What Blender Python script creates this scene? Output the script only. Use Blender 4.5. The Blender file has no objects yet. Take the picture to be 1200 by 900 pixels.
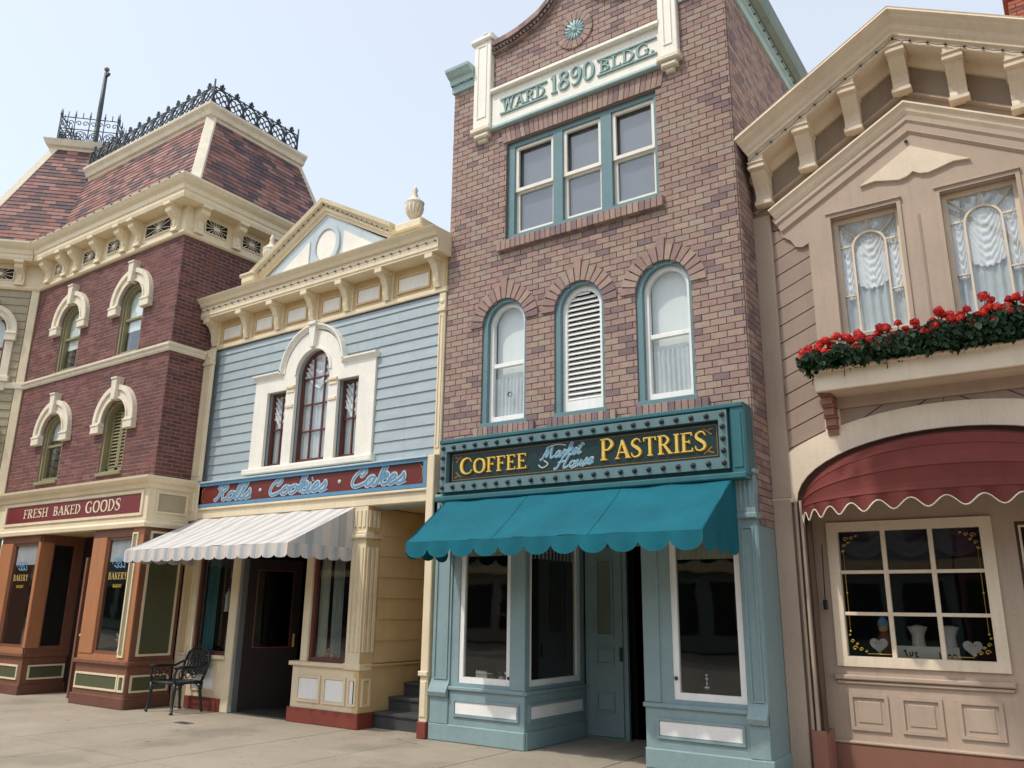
import bpy, bmesh, math, random
from mathutils import Vector, Matrix
from mathutils.geometry import tessellate_polygon
random.seed(7)
PI = math.pi
scene = bpy.context.scene
COL = scene.collection
# ------------------------------------------------------------------ camera, sky, sun, exposure
yaw, pitch, roll = -0.606874, 0.266882, -0.0128624
cy, sy, cp, sp = math.cos(yaw), math.sin(yaw), math.cos(pitch), math.sin(pitch)
fwd = Vector((sy*cp, cy*cp, sp)); rgt = Vector((cy, -sy, 0)); dwn = fwd.cross(rgt)
c_, s_ = math.cos(roll), math.sin(roll)
r2 = c_*rgt + s_*dwn; d2 = -s_*rgt + c_*dwn
cam = bpy.data.cameras.new('camera'); cam.sensor_width = 36; cam.lens = 958.06/1200*36
cam.clip_start = 0.05; cam.clip_end = 3000
camo = bpy.data.objects.new('camera', cam); COL.objects.link(camo)
camo.matrix_world = Matrix(((r2.x, -d2.x, -fwd.x, 0), (r2.y, -d2.y, -fwd.y, 0), (r2.z, -d2.z, -fwd.z, 1.6), (0, 0, 0, 1)))
scene.camera = camo
SUN_TRAVEL = Vector((0.50, 1.0, -1.75)).normalized()
sun_el = math.asin(-SUN_TRAVEL.z)
sun_az = math.atan2(-SUN_TRAVEL.x, -SUN_TRAVEL.y)          # clockwise from +Y
world = bpy.data.worlds.new('World'); scene.world = world; world.use_nodes = True
nt = world.node_tree; nt.nodes.clear()
sky = nt.nodes.new('ShaderNodeTexSky'); sky.sky_type = 'NISHITA'; sky.sun_disc = False
sky.sun_elevation = sun_el; sky.sun_rotation = sun_az
sky.air_density = 1.0; sky.dust_density = 2.0; sky.ozone_density = 1.0; sky.altitude = 0
bg = nt.nodes.new('ShaderNodeBackground'); bg.inputs['Strength'].default_value = 0.15
wo = nt.nodes.new('ShaderNodeOutputWorld')
veil = nt.nodes.new('ShaderNodeVectorMath'); veil.operation = 'ADD'; veil.inputs[1].default_value = (3.75, 3.8, 3.55)      # thin even high haze over the whole sky
nt.links.new(sky.outputs[0], veil.inputs[0]); nt.links.new(veil.outputs[0], bg.inputs[0]); nt.links.new(bg.outputs[0], wo.inputs[0])
sl = bpy.data.lights.new('sun', 'SUN'); sl.energy = 2.4; sl.angle = math.radians(1.2); sl.color = (1, 0.94, 0.84)
so = bpy.data.objects.new('sun', sl); COL.objects.link(so)
so.rotation_euler = SUN_TRAVEL.to_track_quat('-Z', 'Y').to_euler()
scene.view_settings.view_transform = 'Standard'; scene.view_settings.look = 'None'
scene.view_settings.exposure = 0.0; scene.view_settings.gamma = 1
scene.render.engine = 'CYCLES'

# ------------------------------------------------------------------ materials
def M(name, rgb, rough=.6, var=.12, scale=3.0, bump=.15, bscale=60, metallic=0, spec=.4, info=0.0, stretch=(1, 1, 1), streak=.14):
    m = bpy.data.materials.new(name); m.use_nodes = True
    n = m.node_tree; b = n.nodes['Principled BSDF']
    b.inputs['Roughness'].default_value = rough; b.inputs['Metallic'].default_value = metallic
    b.inputs['Specular IOR Level'].default_value = spec
    g = n.nodes.new('ShaderNodeNewGeometry')
    mp = n.nodes.new('ShaderNodeMapping'); mp.inputs['Scale'].default_value = stretch
    n.links.new(g.outputs['Position'], mp.inputs[0])
    t1 = n.nodes.new('ShaderNodeTexNoise'); t1.inputs['Scale'].default_value = scale; t1.inputs['Detail'].default_value = 5; t1.inputs['Roughness'].default_value = .65
    n.links.new(mp.outputs[0], t1.inputs['Vector'])
    t2 = n.nodes.new('ShaderNodeTexNoise'); t2.inputs['Scale'].default_value = bscale; t2.inputs['Detail'].default_value = 3
    n.links.new(mp.outputs[0], t2.inputs['Vector'])
    add = n.nodes.new('ShaderNodeMath'); add.operation = 'MULTIPLY_ADD'; add.inputs[1].default_value = .45
    n.links.new(t2.outputs['Fac'], add.inputs[0]); n.links.new(t1.outputs['Fac'], add.inputs[2])
    r = n.nodes.new('ShaderNodeMapRange'); r.inputs['From Min'].default_value = .45; r.inputs['From Max'].default_value = 1.0
    r.inputs['To Min'].default_value = 1-var; r.inputs['To Max'].default_value = 1+var
    n.links.new(add.outputs[0], r.inputs[0])
    fac = r.outputs[0]
    if streak:
        mp2 = n.nodes.new('ShaderNodeMapping'); mp2.inputs['Scale'].default_value = (5, 5, .45); n.links.new(g.outputs['Position'], mp2.inputs[0])
        t3 = n.nodes.new('ShaderNodeTexNoise'); t3.inputs['Scale'].default_value = 2.2; t3.inputs['Detail'].default_value = 6; t3.inputs['Roughness'].default_value = .7; n.links.new(mp2.outputs[0], t3.inputs['Vector'])
        rs = n.nodes.new('ShaderNodeMapRange'); rs.inputs['From Min'].default_value = .52; rs.inputs['From Max'].default_value = .78; rs.inputs['To Min'].default_value = 1; rs.inputs['To Max'].default_value = 1-streak
        n.links.new(t3.outputs['Fac'], rs.inputs[0]); ms = n.nodes.new('ShaderNodeMath'); ms.operation = 'MULTIPLY'; n.links.new(fac, ms.inputs[0]); n.links.new(rs.outputs[0], ms.inputs[1]); fac = ms.outputs[0]
    if info:
        oi = n.nodes.new('ShaderNodeObjectInfo')
        r3 = n.nodes.new('ShaderNodeMapRange'); r3.inputs['To Min'].default_value = 1-info; r3.inputs['To Max'].default_value = 1+info
        n.links.new(oi.outputs['Random'], r3.inputs[0])
        mu = n.nodes.new('ShaderNodeMath'); mu.operation = 'MULTIPLY'
        n.links.new(fac, mu.inputs[0]); n.links.new(r3.outputs[0], mu.inputs[1]); fac = mu.outputs[0]
    vm = n.nodes.new('ShaderNodeVectorMath'); vm.operation = 'SCALE'; vm.inputs[0].default_value = rgb
    n.links.new(fac, vm.inputs['Scale']); n.links.new(vm.outputs[0], b.inputs['Base Color'])
    r4 = n.nodes.new('ShaderNodeMapRange'); r4.inputs['To Min'].default_value = max(0, rough-.12); r4.inputs['To Max'].default_value = min(1, rough+.12)
    n.links.new(t1.outputs['Fac'], r4.inputs[0]); n.links.new(r4.outputs[0], b.inputs['Roughness'])
    if bump:
        bp = n.nodes.new('ShaderNodeBump'); bp.inputs['Strength'].default_value = bump; bp.inputs['Distance'].default_value = .01
        n.links.new(t2.outputs['Fac'], bp.inputs['Height']); n.links.new(bp.outputs[0], b.inputs['Normal'])
    return m
def glassmat(name, tint=(1, 1, 1), base=.05):
    m = bpy.data.materials.new(name); m.use_nodes = True; n = m.node_tree; n.nodes.clear()
    o = n.nodes.new('ShaderNodeOutputMaterial'); mx = n.nodes.new('ShaderNodeMixShader')
    tr = n.nodes.new('ShaderNodeBsdfTransparent'); tr.inputs[0].default_value = (*tint, 1)
    gl = n.nodes.new('ShaderNodeBsdfGlossy'); gl.inputs['Roughness'].default_value = .02; gl.inputs[0].default_value = (.9, .93, .95, 1)
    fr = n.nodes.new('ShaderNodeLayerWeight'); fr.inputs[0].default_value = .5
    pw = n.nodes.new('ShaderNodeMath'); pw.operation = 'POWER'; pw.inputs[1].default_value = 4.5; n.links.new(fr.outputs['Facing'], pw.inputs[0])
    nz = n.nodes.new('ShaderNodeTexNoise'); nz.inputs['Scale'].default_value = 1.3
    g = n.nodes.new('ShaderNodeNewGeometry'); n.links.new(g.outputs['Position'], nz.inputs['Vector'])
    bp = n.nodes.new('ShaderNodeBump'); bp.inputs['Strength'].default_value = .12; bp.inputs['Distance'].default_value = .02
    n.links.new(nz.outputs['Fac'], bp.inputs['Height']); n.links.new(bp.outputs[0], gl.inputs['Normal'])
    ad = n.nodes.new('ShaderNodeMath'); ad.operation = 'ADD'; ad.inputs[1].default_value = base+.05; ad.use_clamp = True
    n.links.new(pw.outputs[0], ad.inputs[0]); n.links.new(ad.outputs[0], mx.inputs[0])
    n.links.new(tr.outputs[0], mx.inputs[1]); n.links.new(gl.outputs[0], mx.inputs[2]); n.links.new(mx.outputs[0], o.inputs[0])
    return m
def clothmat(name, rgb, trans=.35, rough=.9):
    m = M(name, rgb, rough, .1, 8, .2, 220, spec=.1)
    n = m.node_tree; b = n.nodes['Principled BSDF']; o = n.nodes['Material Output']
    t = n.nodes.new('ShaderNodeBsdfTranslucent'); t.inputs[0].default_value = (*rgb, 1)
    mx = n.nodes.new('ShaderNodeMixShader'); mx.inputs[0].default_value = trans
    n.links.new(b.outputs[0], mx.inputs[1]); n.links.new(t.outputs[0], mx.inputs[2]); n.links.new(mx.outputs[0], o.inputs[0])
    return m
GLASS = glassmat('window_glass', (.97, .98, .98), .0)
GLASS_UP = glassmat('upper_window_glass', (.85, .88, .88), .03)
GLASS_SHOP = glassmat('shop_window_glass', (.86, .88, .88), -.01)
# tower bricks (pink, tan, purple)
PB = [M('brick_pink', (.345, .235, .20), .85, .16, 14, .5, 90, info=.08), M('brick_tan', (.365, .265, .215), .85, .16, 14, .5, 90, info=.08),
      M('brick_rose', (.31, .212, .187), .85, .16, 14, .5, 90, info=.08), M('brick_mauve', (.222, .158, .158), .85, .16, 14, .5, 90, info=.1),
      M('brick_buff', (.345, .27, .225), .85, .16, 14, .5, 90, info=.08)]
PBW = [5, 3.2, 3, 1.9, 2]
PMORT = M('mortar_pink', (.20, .15, .128), .95, .15, 20, .4)
RB = [M('brick_maroon', (.150, .056, .048), .85, .18, 14, .5, 90, info=.1), M('brick_dark_red', (.125, .047, .044), .85, .18, 14, .5, 90, info=.1),
      M('brick_rust', (.185, .072, .064), .85, .18, 14, .5, 90, info=.1), M('brick_plum', (.105, .047, .048), .85, .18, 14, .5, 90, info=.1)]
RBW = [5, 3, 2.2, 1.6]
RMORT = M('mortar_red', (.27, .19, .165), .95, .15, 20, .4)
SH = [M('slate_red', (.25, .12, .10), .7, .18, 12, .4, 60, info=.1), M('slate_plum', (.15, .09, .092), .7, .18, 12, .4, 60, info=.1),
      M('slate_rose', (.32, .17, .145), .7, .18, 12, .4, 60, info=.1), M('slate_dark', (.10, .07, .078), .7, .18, 12, .4, 60, info=.1)]
SHW = [4, 3, 2.6, 1.6]
SHU = M('roof_underlay', (.03, .02, .022), .9)
CREAM = M('cream_paint', (.74, .63, .435), .5, .10, 2.2, .12, 40)
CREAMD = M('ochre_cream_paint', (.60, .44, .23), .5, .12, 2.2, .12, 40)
STONE = M('cream_stone', (.72, .65, .51), .6, .14, 4, .2, 30)
WHITE = M('white_paint', (.80, .77, .68), .5, .08, 2.5, .1, 40)
BWHITE = M('bright_white_paint', (.84, .84, .81), .45, .06, 2.5, .08, 40)
BLUE = M('pale_blue_siding', (.355, .42, .445), .55, .10, 2.2, .2, 25, info=.03, stretch=(1, 1, 4))
PBLUE = M('powder_blue_paint', (.48, .55, .58), .55, .08)
TEAL = M('grey_teal_paint', (.235, .335, .35), .42, .12, 1.8, .15, 30)
TEALD = M('deep_teal_paint', (.03, .13, .15), .4, .12)
TEALW = M('window_teal_paint', (.125, .225, .245), .4, .1)
TEALC = M('pale_teal_cornice', (.38, .52, .52), .5, .15)
GREENC = M('weathered_green_metal', (.17, .22, .19), .6, .2)
AWT = M('teal_awning_canvas', (.009, .122, .165), .85, .20, 1.6, .25, 300, spec=.2)
SIGNG = M('dark_green_sign', (.008, .03, .03), .35, .15)
GOLD = M('gold_leaf', (.85, .58, .12), .35, .12, 20, metallic=.55)
GOLDD = M('dark_gold_edge', (.28, .14, .02), .5)
LETB = M('sky_blue_lettering', (.13, .27, .42), .5)
LETL = M('pale_blue_lettering', (.44, .54, .57), .5)
LETM = M('mid_blue_lettering', (.20, .40, .52), .5)
LETG = M('green_grey_letter', (.20, .33, .31), .5)
BULB = M('dark_lamp_socket', (.035, .032, .036), .5, .2, spec=.6)
BROWN = M('brown_sign', (.145, .022, .016), .4, .12)
SIGNB = M('blue_sign_frame', (.10, .25, .40), .4, .1)
MAROON = M('maroon_sign', (.17, .02, .025), .45, .1)
REDBASE = M('oxblood_plinth', (.20, .045, .03), .5, .14)
WOODB = M('brown_wood', (.20, .085, .05), .45, .18, 4, .2, 40, stretch=(4, 4, .6))
WOODO = M('orange_brown_wood', (.40, .17, .075), .45, .16, 4, .2, 40, stretch=(4, 4, .6))
OLIVE = M('olive_panel', (.085, .09, .045), .5, .12)
OLIVEP = M('olive_window_paint', (.25, .225, .12), .5, .12)
TAUPE = M('taupe_panel', (.40, .34, .22), .55, .1)
SIDE0 = M('grey_olive_siding', (.36, .31, .20), .6, .12, 3, .2, 25, info=.04)
IRON = M('black_iron', (.012, .018, .02), .4, .2, spec=.5)
IRONG = M('blue_black_iron', (.02, .035, .042), .45, .2, spec=.5)
TAN = M('tan_stucco', (.50, .375, .275), .7, .09, 1.6, .25, 50)
TANP = M('pinkish_tan_paint', (.46, .355, .275), .6, .10, 1.8, .15, 40)
TANB = M('mauve_tan_boards', (.35, .26, .205), .6, .1, 3, .2, 25, info=.04)
TANC = M('cream_tan_trim', (.78, .655, .50), .55, .1, 2, .15, 40)
FRZ = M('brown_grey_frieze', (.36, .285, .225), .7, .1)
PINKB = M('brick_brown_bracket', (.30, .135, .095), .6, .1)
PLTAN = M('terracotta_base', (.24, .11, .075), .6, .1)
REDAW = M('dull_red_canvas', (.165, .042, .035), .85, .20, 1.6, .25, 300, spec=.2)
PIPE = M('white_piping', (.75, .66, .55), .6)
MOLD = M('dark_brown_moulding', (.085, .05, .035), .5, .15)
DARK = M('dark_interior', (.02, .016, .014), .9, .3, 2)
DARKW = M('dark_wood_interior', (.02, .011, .009), .75, .25, 3, stretch=(3, 3, .5))
TEALCUR = clothmat('dark_teal_curtain', (.03, .09, .10))
LACE = clothmat('white_lace', (.86, .88, .88), .12)
LACEG = clothmat('grey_lace', (.60, .64, .63), .15)
CURBG = clothmat('pale_green_curtain', (.62, .62, .50), .15)
PURPLE = clothmat('purple_swag', (.09, .06, .10), .2)
BLIND = M('pale_blind', (.74, .78, .74), .7, .04)
BLINDG = M('grey_blind', (.26, .245, .285), .7, .05)
STEP = M('dark_slate_step', (.055, .058, .058), .75, .25, 6, .3, 60)
CONC = M('beige_concrete', (.335, .285, .22), .85, .17, 1.1, .35, 70, info=.035)
CONCJ = M('dark_concrete_joint', (.20, .16, .12), .95)
def stain(m, k=.55):
    n = m.node_tree; b = n.nodes['Principled BSDF']; src = b.inputs['Base Color'].links[0].from_socket
    g = [x for x in n.nodes if x.type == 'NEW_GEOMETRY'][0]
    for sc, lo, hi, dk in ((.9, .56, .66, .82), (5.5, .70, .74, k), (16, .74, .77, .5)):
        t = n.nodes.new('ShaderNodeTexNoise'); t.inputs['Scale'].default_value = sc; t.inputs['Detail'].default_value = 4; n.links.new(g.outputs['Position'], t.inputs['Vector'])
        r = n.nodes.new('ShaderNodeMapRange'); r.inputs['From Min'].default_value = lo; r.inputs['From Max'].default_value = hi; r.inputs['To Min'].default_value = 1; r.inputs['To Max'].default_value = dk
        n.links.new(t.outputs['Fac'], r.inputs[0]); v = n.nodes.new('ShaderNodeVectorMath'); v.operation = 'SCALE'; n.links.new(src, v.inputs[0]); n.links.new(r.outputs[0], v.inputs['Scale']); src = v.outputs[0]
    v = n.nodes.new('ShaderNodeTexVoronoi'); v.feature = 'DISTANCE_TO_EDGE'; v.inputs['Scale'].default_value = .55
    w = n.nodes.new('ShaderNodeTexNoise'); w.inputs['Scale'].default_value = 3; n.links.new(g.outputs['Position'], w.inputs['Vector'])
    mx = n.nodes.new('ShaderNodeVectorMath'); mx.operation = 'ADD'; n.links.new(g.outputs['Position'], mx.inputs[0]); n.links.new(w.outputs['Color'], mx.inputs[1]); n.links.new(mx.outputs[0], v.inputs['Vector'])
    r = n.nodes.new('ShaderNodeMapRange'); r.inputs['From Max'].default_value = .006; r.inputs['To Min'].default_value = .72; r.inputs['To Max'].default_value = 1; n.links.new(v.outputs['Distance'], r.inputs[0])
    q = n.nodes.new('ShaderNodeVectorMath'); q.operation = 'SCALE'; n.links.new(src, q.inputs[0]); n.links.new(r.outputs[0], q.inputs['Scale']); n.links.new(q.outputs[0], b.inputs['Base Color'])
stain(CONC)
ASPH = M('far_paving', (.33, .28, .22), .9)
LEAF = [M('leaf_dark', (.012, .035, .012), .5, .3), M('leaf_mid', (.022, .062, .02), .5, .3), M('leaf_pale', (.08, .13, .065), .5, .3)]
RED = M('geranium_red', (.62, .015, .015), .6, .25, 30)
REDO = M('geranium_scarlet', (.78, .07, .04), .6, .25, 30)
SOIL = M('soil', (.03, .02, .015), .95)
PORC = M('white_porcelain', (.72, .72, .68), .2, .05)
SILV = M('polished_silver', (.7, .7, .7), .2, .1, metallic=.9)
CAKEB = M('chocolate_icing', (.07, .03, .02), .4)
BEAR = M('golden_plush', (.62, .40, .18), 1, .25, 40, .8, 200)
VELV = M('cream_velvet', (.55, .50, .45), .9)
CARDW = M('cream_card', (.55, .49, .42), .7)
REDCH = M('chimney_brick_red', (.36, .11, .065), .85, .2, 14)
STRW = M('awning_white', (.54, .53, .51), .8, .06, 3, .2, 300, spec=.15)
STRG = M('awning_grey', (.40, .41, .42), .8, .06, 3, .2, 300, spec=.15)
STRC = M('awning_cream', (.66, .58, .52), .8, .06, 3, .2, 300, spec=.15)

# ------------------------------------------------------------------ geometry helpers
class Fr:
    def __init__(s, O, U, V=(0, 0, 1), N=None):
        s.O = Vector(O); s.U = Vector(U).normalized(); s.V = Vector(V).normalized(); s.N = s.U.cross(s.V) if N is None else Vector(N).normalized()
    def __call__(s, u, v, n=0): return s.O + s.U*u + s.V*v + s.N*n
    def back(s, d): return Fr(s.O - s.N*d, s.U, s.V, s.N)
def FY(y): return Fr((0, y, 0), (1, 0, 0))
def FX(x): return Fr((x, 0, 0), (0, 1, 0))
W = Fr((0, 0, 0), (1, 0, 0), (0, 1, 0))       # u=x, v=y, n=z
class MB:
    fat = 1.0
    def __init__(s, fr=W): s.v = []; s.f = []; s.mi = []; s.fr = fr; s.m = 0; s.sm = False; s.smf = []
    def pts(s, ps):
        b = len(s.v); s.v += [s.fr(*p) for p in ps]; return b
    def face(s, idx): s.f.append(tuple(idx)); s.mi.append(s.m); s.smf.append(s.sm)
    def box(s, u0, u1, v0, v1, n0, n1, ch=0):
        if ch:
            a = s.pts([(u0, v0, n0), (u1, v0, n0), (u1, v1, n0), (u0, v1, n0), (u0, v0, n1-ch), (u1, v0, n1-ch), (u1, v1, n1-ch), (u0, v1, n1-ch),
                       (u0+ch, v0+ch, n1), (u1-ch, v0+ch, n1), (u1-ch, v1-ch, n1), (u0+ch, v1-ch, n1)])
            for q in ((0, 3, 2, 1), (8, 9, 10, 11)): s.face([a+i for i in q])
            for k in range(4):
                j = (k+1) % 4
                s.face((a+k, a+j, a+4+j, a+4+k)); s.face((a+4+k, a+4+j, a+8+j, a+8+k))
            return s
        a = s.pts([(u0, v0, n0), (u1, v0, n0), (u1, v1, n0), (u0, v1, n0), (u0, v0, n1), (u1, v0, n1), (u1, v1, n1), (u0, v1, n1)])
        for q in ((0, 3, 2, 1), (4, 5, 6, 7), (0, 1, 5, 4), (1, 2, 6, 5), (2, 3, 7, 6), (3, 0, 4, 7)): s.face([a+i for i in q])
        return s
    def wedge(s, u0, u1, v0, v1, nb, nt, n0=-.01):      # board: bottom proud by nb, top by nt
        a = s.pts([(u0, v0, n0), (u1, v0, n0), (u1, v1, n0), (u0, v1, n0), (u0, v0, nb), (u1, v0, nb), (u1, v1, nt), (u0, v1, nt)])
        for q in ((4, 5, 6, 7), (0, 1, 5, 4), (1, 2, 6, 5), (2, 3, 7, 6), (3, 0, 4, 7)): s.face([a+i for i in q])
        return s
    def plate(s, outer, holes, n0, n1, back=True, sides=True):
        loops = [list(outer)]+[list(h) for h in holes]
        vl = [[Vector((p[0], p[1], 0)) for p in L] for L in loops]
        tris = tessellate_polygon(vl); flat = [p for L in loops for p in L]
        a = s.pts([(p[0], p[1], n1) for p in flat]); b = s.pts([(p[0], p[1], n0) for p in flat])
        sa = s.sm; s.sm = False
        for t in tris:
            p, q, r = (flat[i] for i in t)
            o = (q[0]-p[0])*(r[1]-p[1])-(q[1]-p[1])*(r[0]-p[0])
            t = t if o > 0 else (t[0], t[2], t[1])
            s.face([a+i for i in t])
            if back: s.face([b+i for i in (t[0], t[2], t[1])])
        k = 0
        for li, L in enumerate(loops):
            n = len(L); ar = sum(L[i][0]*L[(i+1) % n][1]-L[(i+1) % n][0]*L[i][1] for i in range(n))
            ccw = (ar > 0) == (li == 0)
            for i in range(n):
                j = (i+1) % n
                if sides:
                    q = (b+k+i, b+k+j, a+k+j, a+k+i) if ccw else (b+k+j, b+k+i, a+k+i, a+k+j)
                    s.face(q)
            k += n
        s.sm = sa
        return s
    def band(s, pin, pout, n0, n1, closed=False):      # strip between two polylines, extruded
        n = len(pin); a = s.pts([(*p, n1) for p in pin]+[(*p, n1) for p in pout]+[(*p, n0) for p in pin]+[(*p, n0) for p in pout])
        rng = range(n if closed else n-1)
        for i in rng:
            j = (i+1) % n
            s.face((a+i, a+n+i, a+n+j, a+j)); s.face((a+2*n+i, a+2*n+j, a+3*n+j, a+3*n+i))
            s.face((a+i, a+j, a+2*n+j, a+2*n+i)); s.face((a+n+i, a+3*n+i, a+3*n+j, a+n+j))
        if not closed:
            for i in (0, n-1): s.face((a+i, a+2*n+i, a+3*n+i, a+n+i))
        return s
    def sweep(s, path, N, prof, closed=False, cap=True):
        P = [Vector(s.fr(*p)) for p in path]; N = Vector(N).normalized(); n = len(P); k = len(prof)
        sv = s.fr; s.fr = lambda *p: Vector(p)
        a = len(s.v)
        for i in range(n):
            t0 = (P[i]-P[i-1]).normalized() if (i > 0 or closed) else None
            t1 = (P[(i+1) % n]-P[i]).normalized() if (i < n-1 or closed) else None
            if t0 is None: t0 = t1
            if t1 is None: t1 = t0
            s0 = t0.cross(N).normalized(); s1 = t1.cross(N).normalized(); m = (s0+s1).normalized(); m = m/max(.3, m.dot(s0))
            for (aa, bb) in prof: s.v.append(P[i]+N*aa+m*bb)
        for i in range(n if closed else n-1):
            j = (i+1) % n
            for q in range(k):
                r = (q+1) % k
                s.face((a+i*k+q, a+j*k+q, a+j*k+r, a+i*k+r))
        if cap and not closed:
            s.face([a+q for q in range(k)]); s.face([a+(n-1)*k+q for q in range(k)][::-1])
        s.fr = sv
        return s
    def lathe(s, c, prof, seg=12, sm=True, axis=(0, 0, 1)):
        c = Vector(c); ax = Vector(axis).normalized(); e = ax.orthogonal().normalized(); g = ax.cross(e); a = len(s.v); k = len(prof); o = s.sm; s.sm = sm
        for i in range(seg):
            t = 2*PI*i/seg; d = e*math.cos(t)+g*math.sin(t)
            for r, h in prof: s.v.append(c+d*r+ax*h)
        for i in range(seg):
            j = (i+1) % seg
            for q in range(k-1): s.face((a+i*k+q, a+j*k+q, a+j*k+q+1, a+i*k+q+1))
        s.sm = o
        return s
    def ball(s, c, r, seg=8, ring=5, sc=(1, 1, 1)):
        c = Vector(c); a = len(s.v); o = s.sm; s.sm = True
        for i in range(ring+1):
            p = PI*i/ring
            for j in range(seg):
                t = 2*PI*j/seg; s.v.append(c+Vector((r*math.sin(p)*math.cos(t)*sc[0], r*math.sin(p)*math.sin(t)*sc[1], -r*math.cos(p)*sc[2])))
        for i in range(ring):
            for j in range(seg):
                k = (j+1) % seg; s.face((a+i*seg+j, a+i*seg+k, a+(i+1)*seg+k, a+(i+1)*seg+j))
        s.sm = o
        return s
    def tube(s, P, r, seg=5, sm=True, closed=False):     # world-space points through the frame
        P = [Vector(s.fr(*p)) for p in P]; n = len(P); a = len(s.v); o = s.sm; s.sm = sm; ref = None
        r = [x*MB.fat for x in r] if isinstance(r, (list, tuple)) else r*MB.fat
        for i in range(n):
            t = (P[(i+1) % n]-P[i-1]) if closed else (P[min(i+1, n-1)]-P[max(i-1, 0)])
            t = t.normalized() if t.length > 1e-9 else Vector((0, 0, 1))
            e = (ref - t*ref.dot(t)) if ref is not None else t.orthogonal()
            if e.length < 1e-4: e = t.orthogonal()
            e.normalize(); ref = e; g = t.cross(e)
            ri = r[i] if isinstance(r, (list, tuple)) else r
            for j in range(seg):
                q = 2*PI*j/seg; s.v.append(P[i]+e*ri*math.cos(q)+g*ri*math.sin(q))
        for i in range(n if closed else n-1):
            k = (i+1) % n
            for j in range(seg):
                q = (j+1) % seg; s.face((a+i*seg+j, a+i*seg+q, a+k*seg+q, a+k*seg+j))
        if not closed:
            s.face([a+j for j in range(seg)][::-1]); s.face([a+(n-1)*seg+j for j in range(seg)])
        s.sm = o
        return s
    def build(s, name, mats, parent=None, norm=True, kind=None, label=None, org=None):
        root = parent
        while root is not None and root.parent: root = root.parent
        o0 = Vector(root['loc0']) if root is not None else (Vector(org) if org is not None else Vector((0, 0, 0)))
        me = bpy.data.meshes.new(name); me.from_pydata([tuple(v-o0) for v in s.v], [], s.f)
        mats = mats if isinstance(mats, (list, tuple)) else [mats]
        for m in mats: me.materials.append(m)
        me.polygons.foreach_set('material_index', s.mi); me.polygons.foreach_set('use_smooth', s.smf)
        if norm:
            bm = bmesh.new(); bm.from_mesh(me); bmesh.ops.remove_doubles(bm, verts=bm.verts, dist=1e-5)
            bmesh.ops.recalc_face_normals(bm, faces=bm.faces); bm.to_mesh(me); bm.free()
        me.update()
        o = bpy.data.objects.new(name, me); COL.objects.link(o)
        if parent is not None: o.parent = parent
        else: o.location = o0
        if kind: o['kind'] = kind
        if label: o['label'] = label
        return o
def thing(name, label, cat, loc, group=None):
    o = bpy.data.objects.new(name, None); COL.objects.link(o); o.location = loc; o.empty_display_size = .2
    o['label'] = label; o['category'] = cat; o['loc0'] = tuple(float(x) for x in loc)
    if group: o['group'] = group
    return o
def tag(o, label, cat, group=None):
    o['label'] = label; o['category'] = cat
    if group: o['group'] = group
    return o
def rect(a, b, c, d): return [(a, c), (b, c), (b, d), (a, d)]
def arch(ua, ub, va, vt, rise=None, seg=18):
    c = (ua+ub)/2; r = (ub-ua)/2; rise = r if rise is None else rise
    if rise <= 0: return rect(ua, ub, va, vt)
    vs = vt-rise
    return [(ua, va), (ub, va)]+[(c+r*math.cos(PI*i/seg), vs+rise*math.sin(PI*i/seg)) for i in range(seg+1)]
def arc(cu, cv, ru, rv, a0, a1, seg): return [(cu+ru*math.cos(math.radians(a0+(a1-a0)*i/seg)), cv+rv*math.sin(math.radians(a0+(a1-a0)*i/seg))) for i in range(seg+1)]
CAMP = Vector((0, 0, 1.6))
def ring(F, name, mat, parent, ua, ub, va, vt, rise, t, n0, n1, tb=None, **k):
    tb = t if tb is None else tb
    r2_ = (ub-ua)/2-t if rise is None else (rise-t if rise > 0 else 0)
    m = MB(F); m.plate(arch(ua, ub, va, vt, rise), [arch(ua+t, ub-t, va+tb, vt-t, r2_)], n0, n1); return m.build(name, mat, parent, **k)
def pick(w):
    r = random.random()*sum(w)
    for i, x in enumerate(w):
        r -= x
        if r <= 0: return i
    return len(w)-1
def cuts(holes, v0, v1):
    out = []
    for h in holes:      # (ua,ub,va,vt,rise)
        ua, ub, va, vt, rise = h
        if v1 <= va or v0 >= vt: continue
        vs = vt-rise
        c = (ua+ub)/2; r = (ub-ua)/2
        vm = (v0+v1)/2
        if rise > 0 and vm > vs:
            q = min(1, (vm-vs)/rise); hw = r*math.sqrt(max(0, 1-q*q))
        else: hw = r
        if hw > .005: out.append((c-hw, c+hw))
    return out
def split(a, b, cs):
    seg = [(a, b)]
    for c0, c1 in cs:
        ns = []
        for x, y in seg:
            if c1 <= x or c0 >= y: ns.append((x, y)); continue
            if c0 > x: ns.append((x, c0))
            if c1 < y: ns.append((c1, y))
        seg = ns
    return seg
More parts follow.
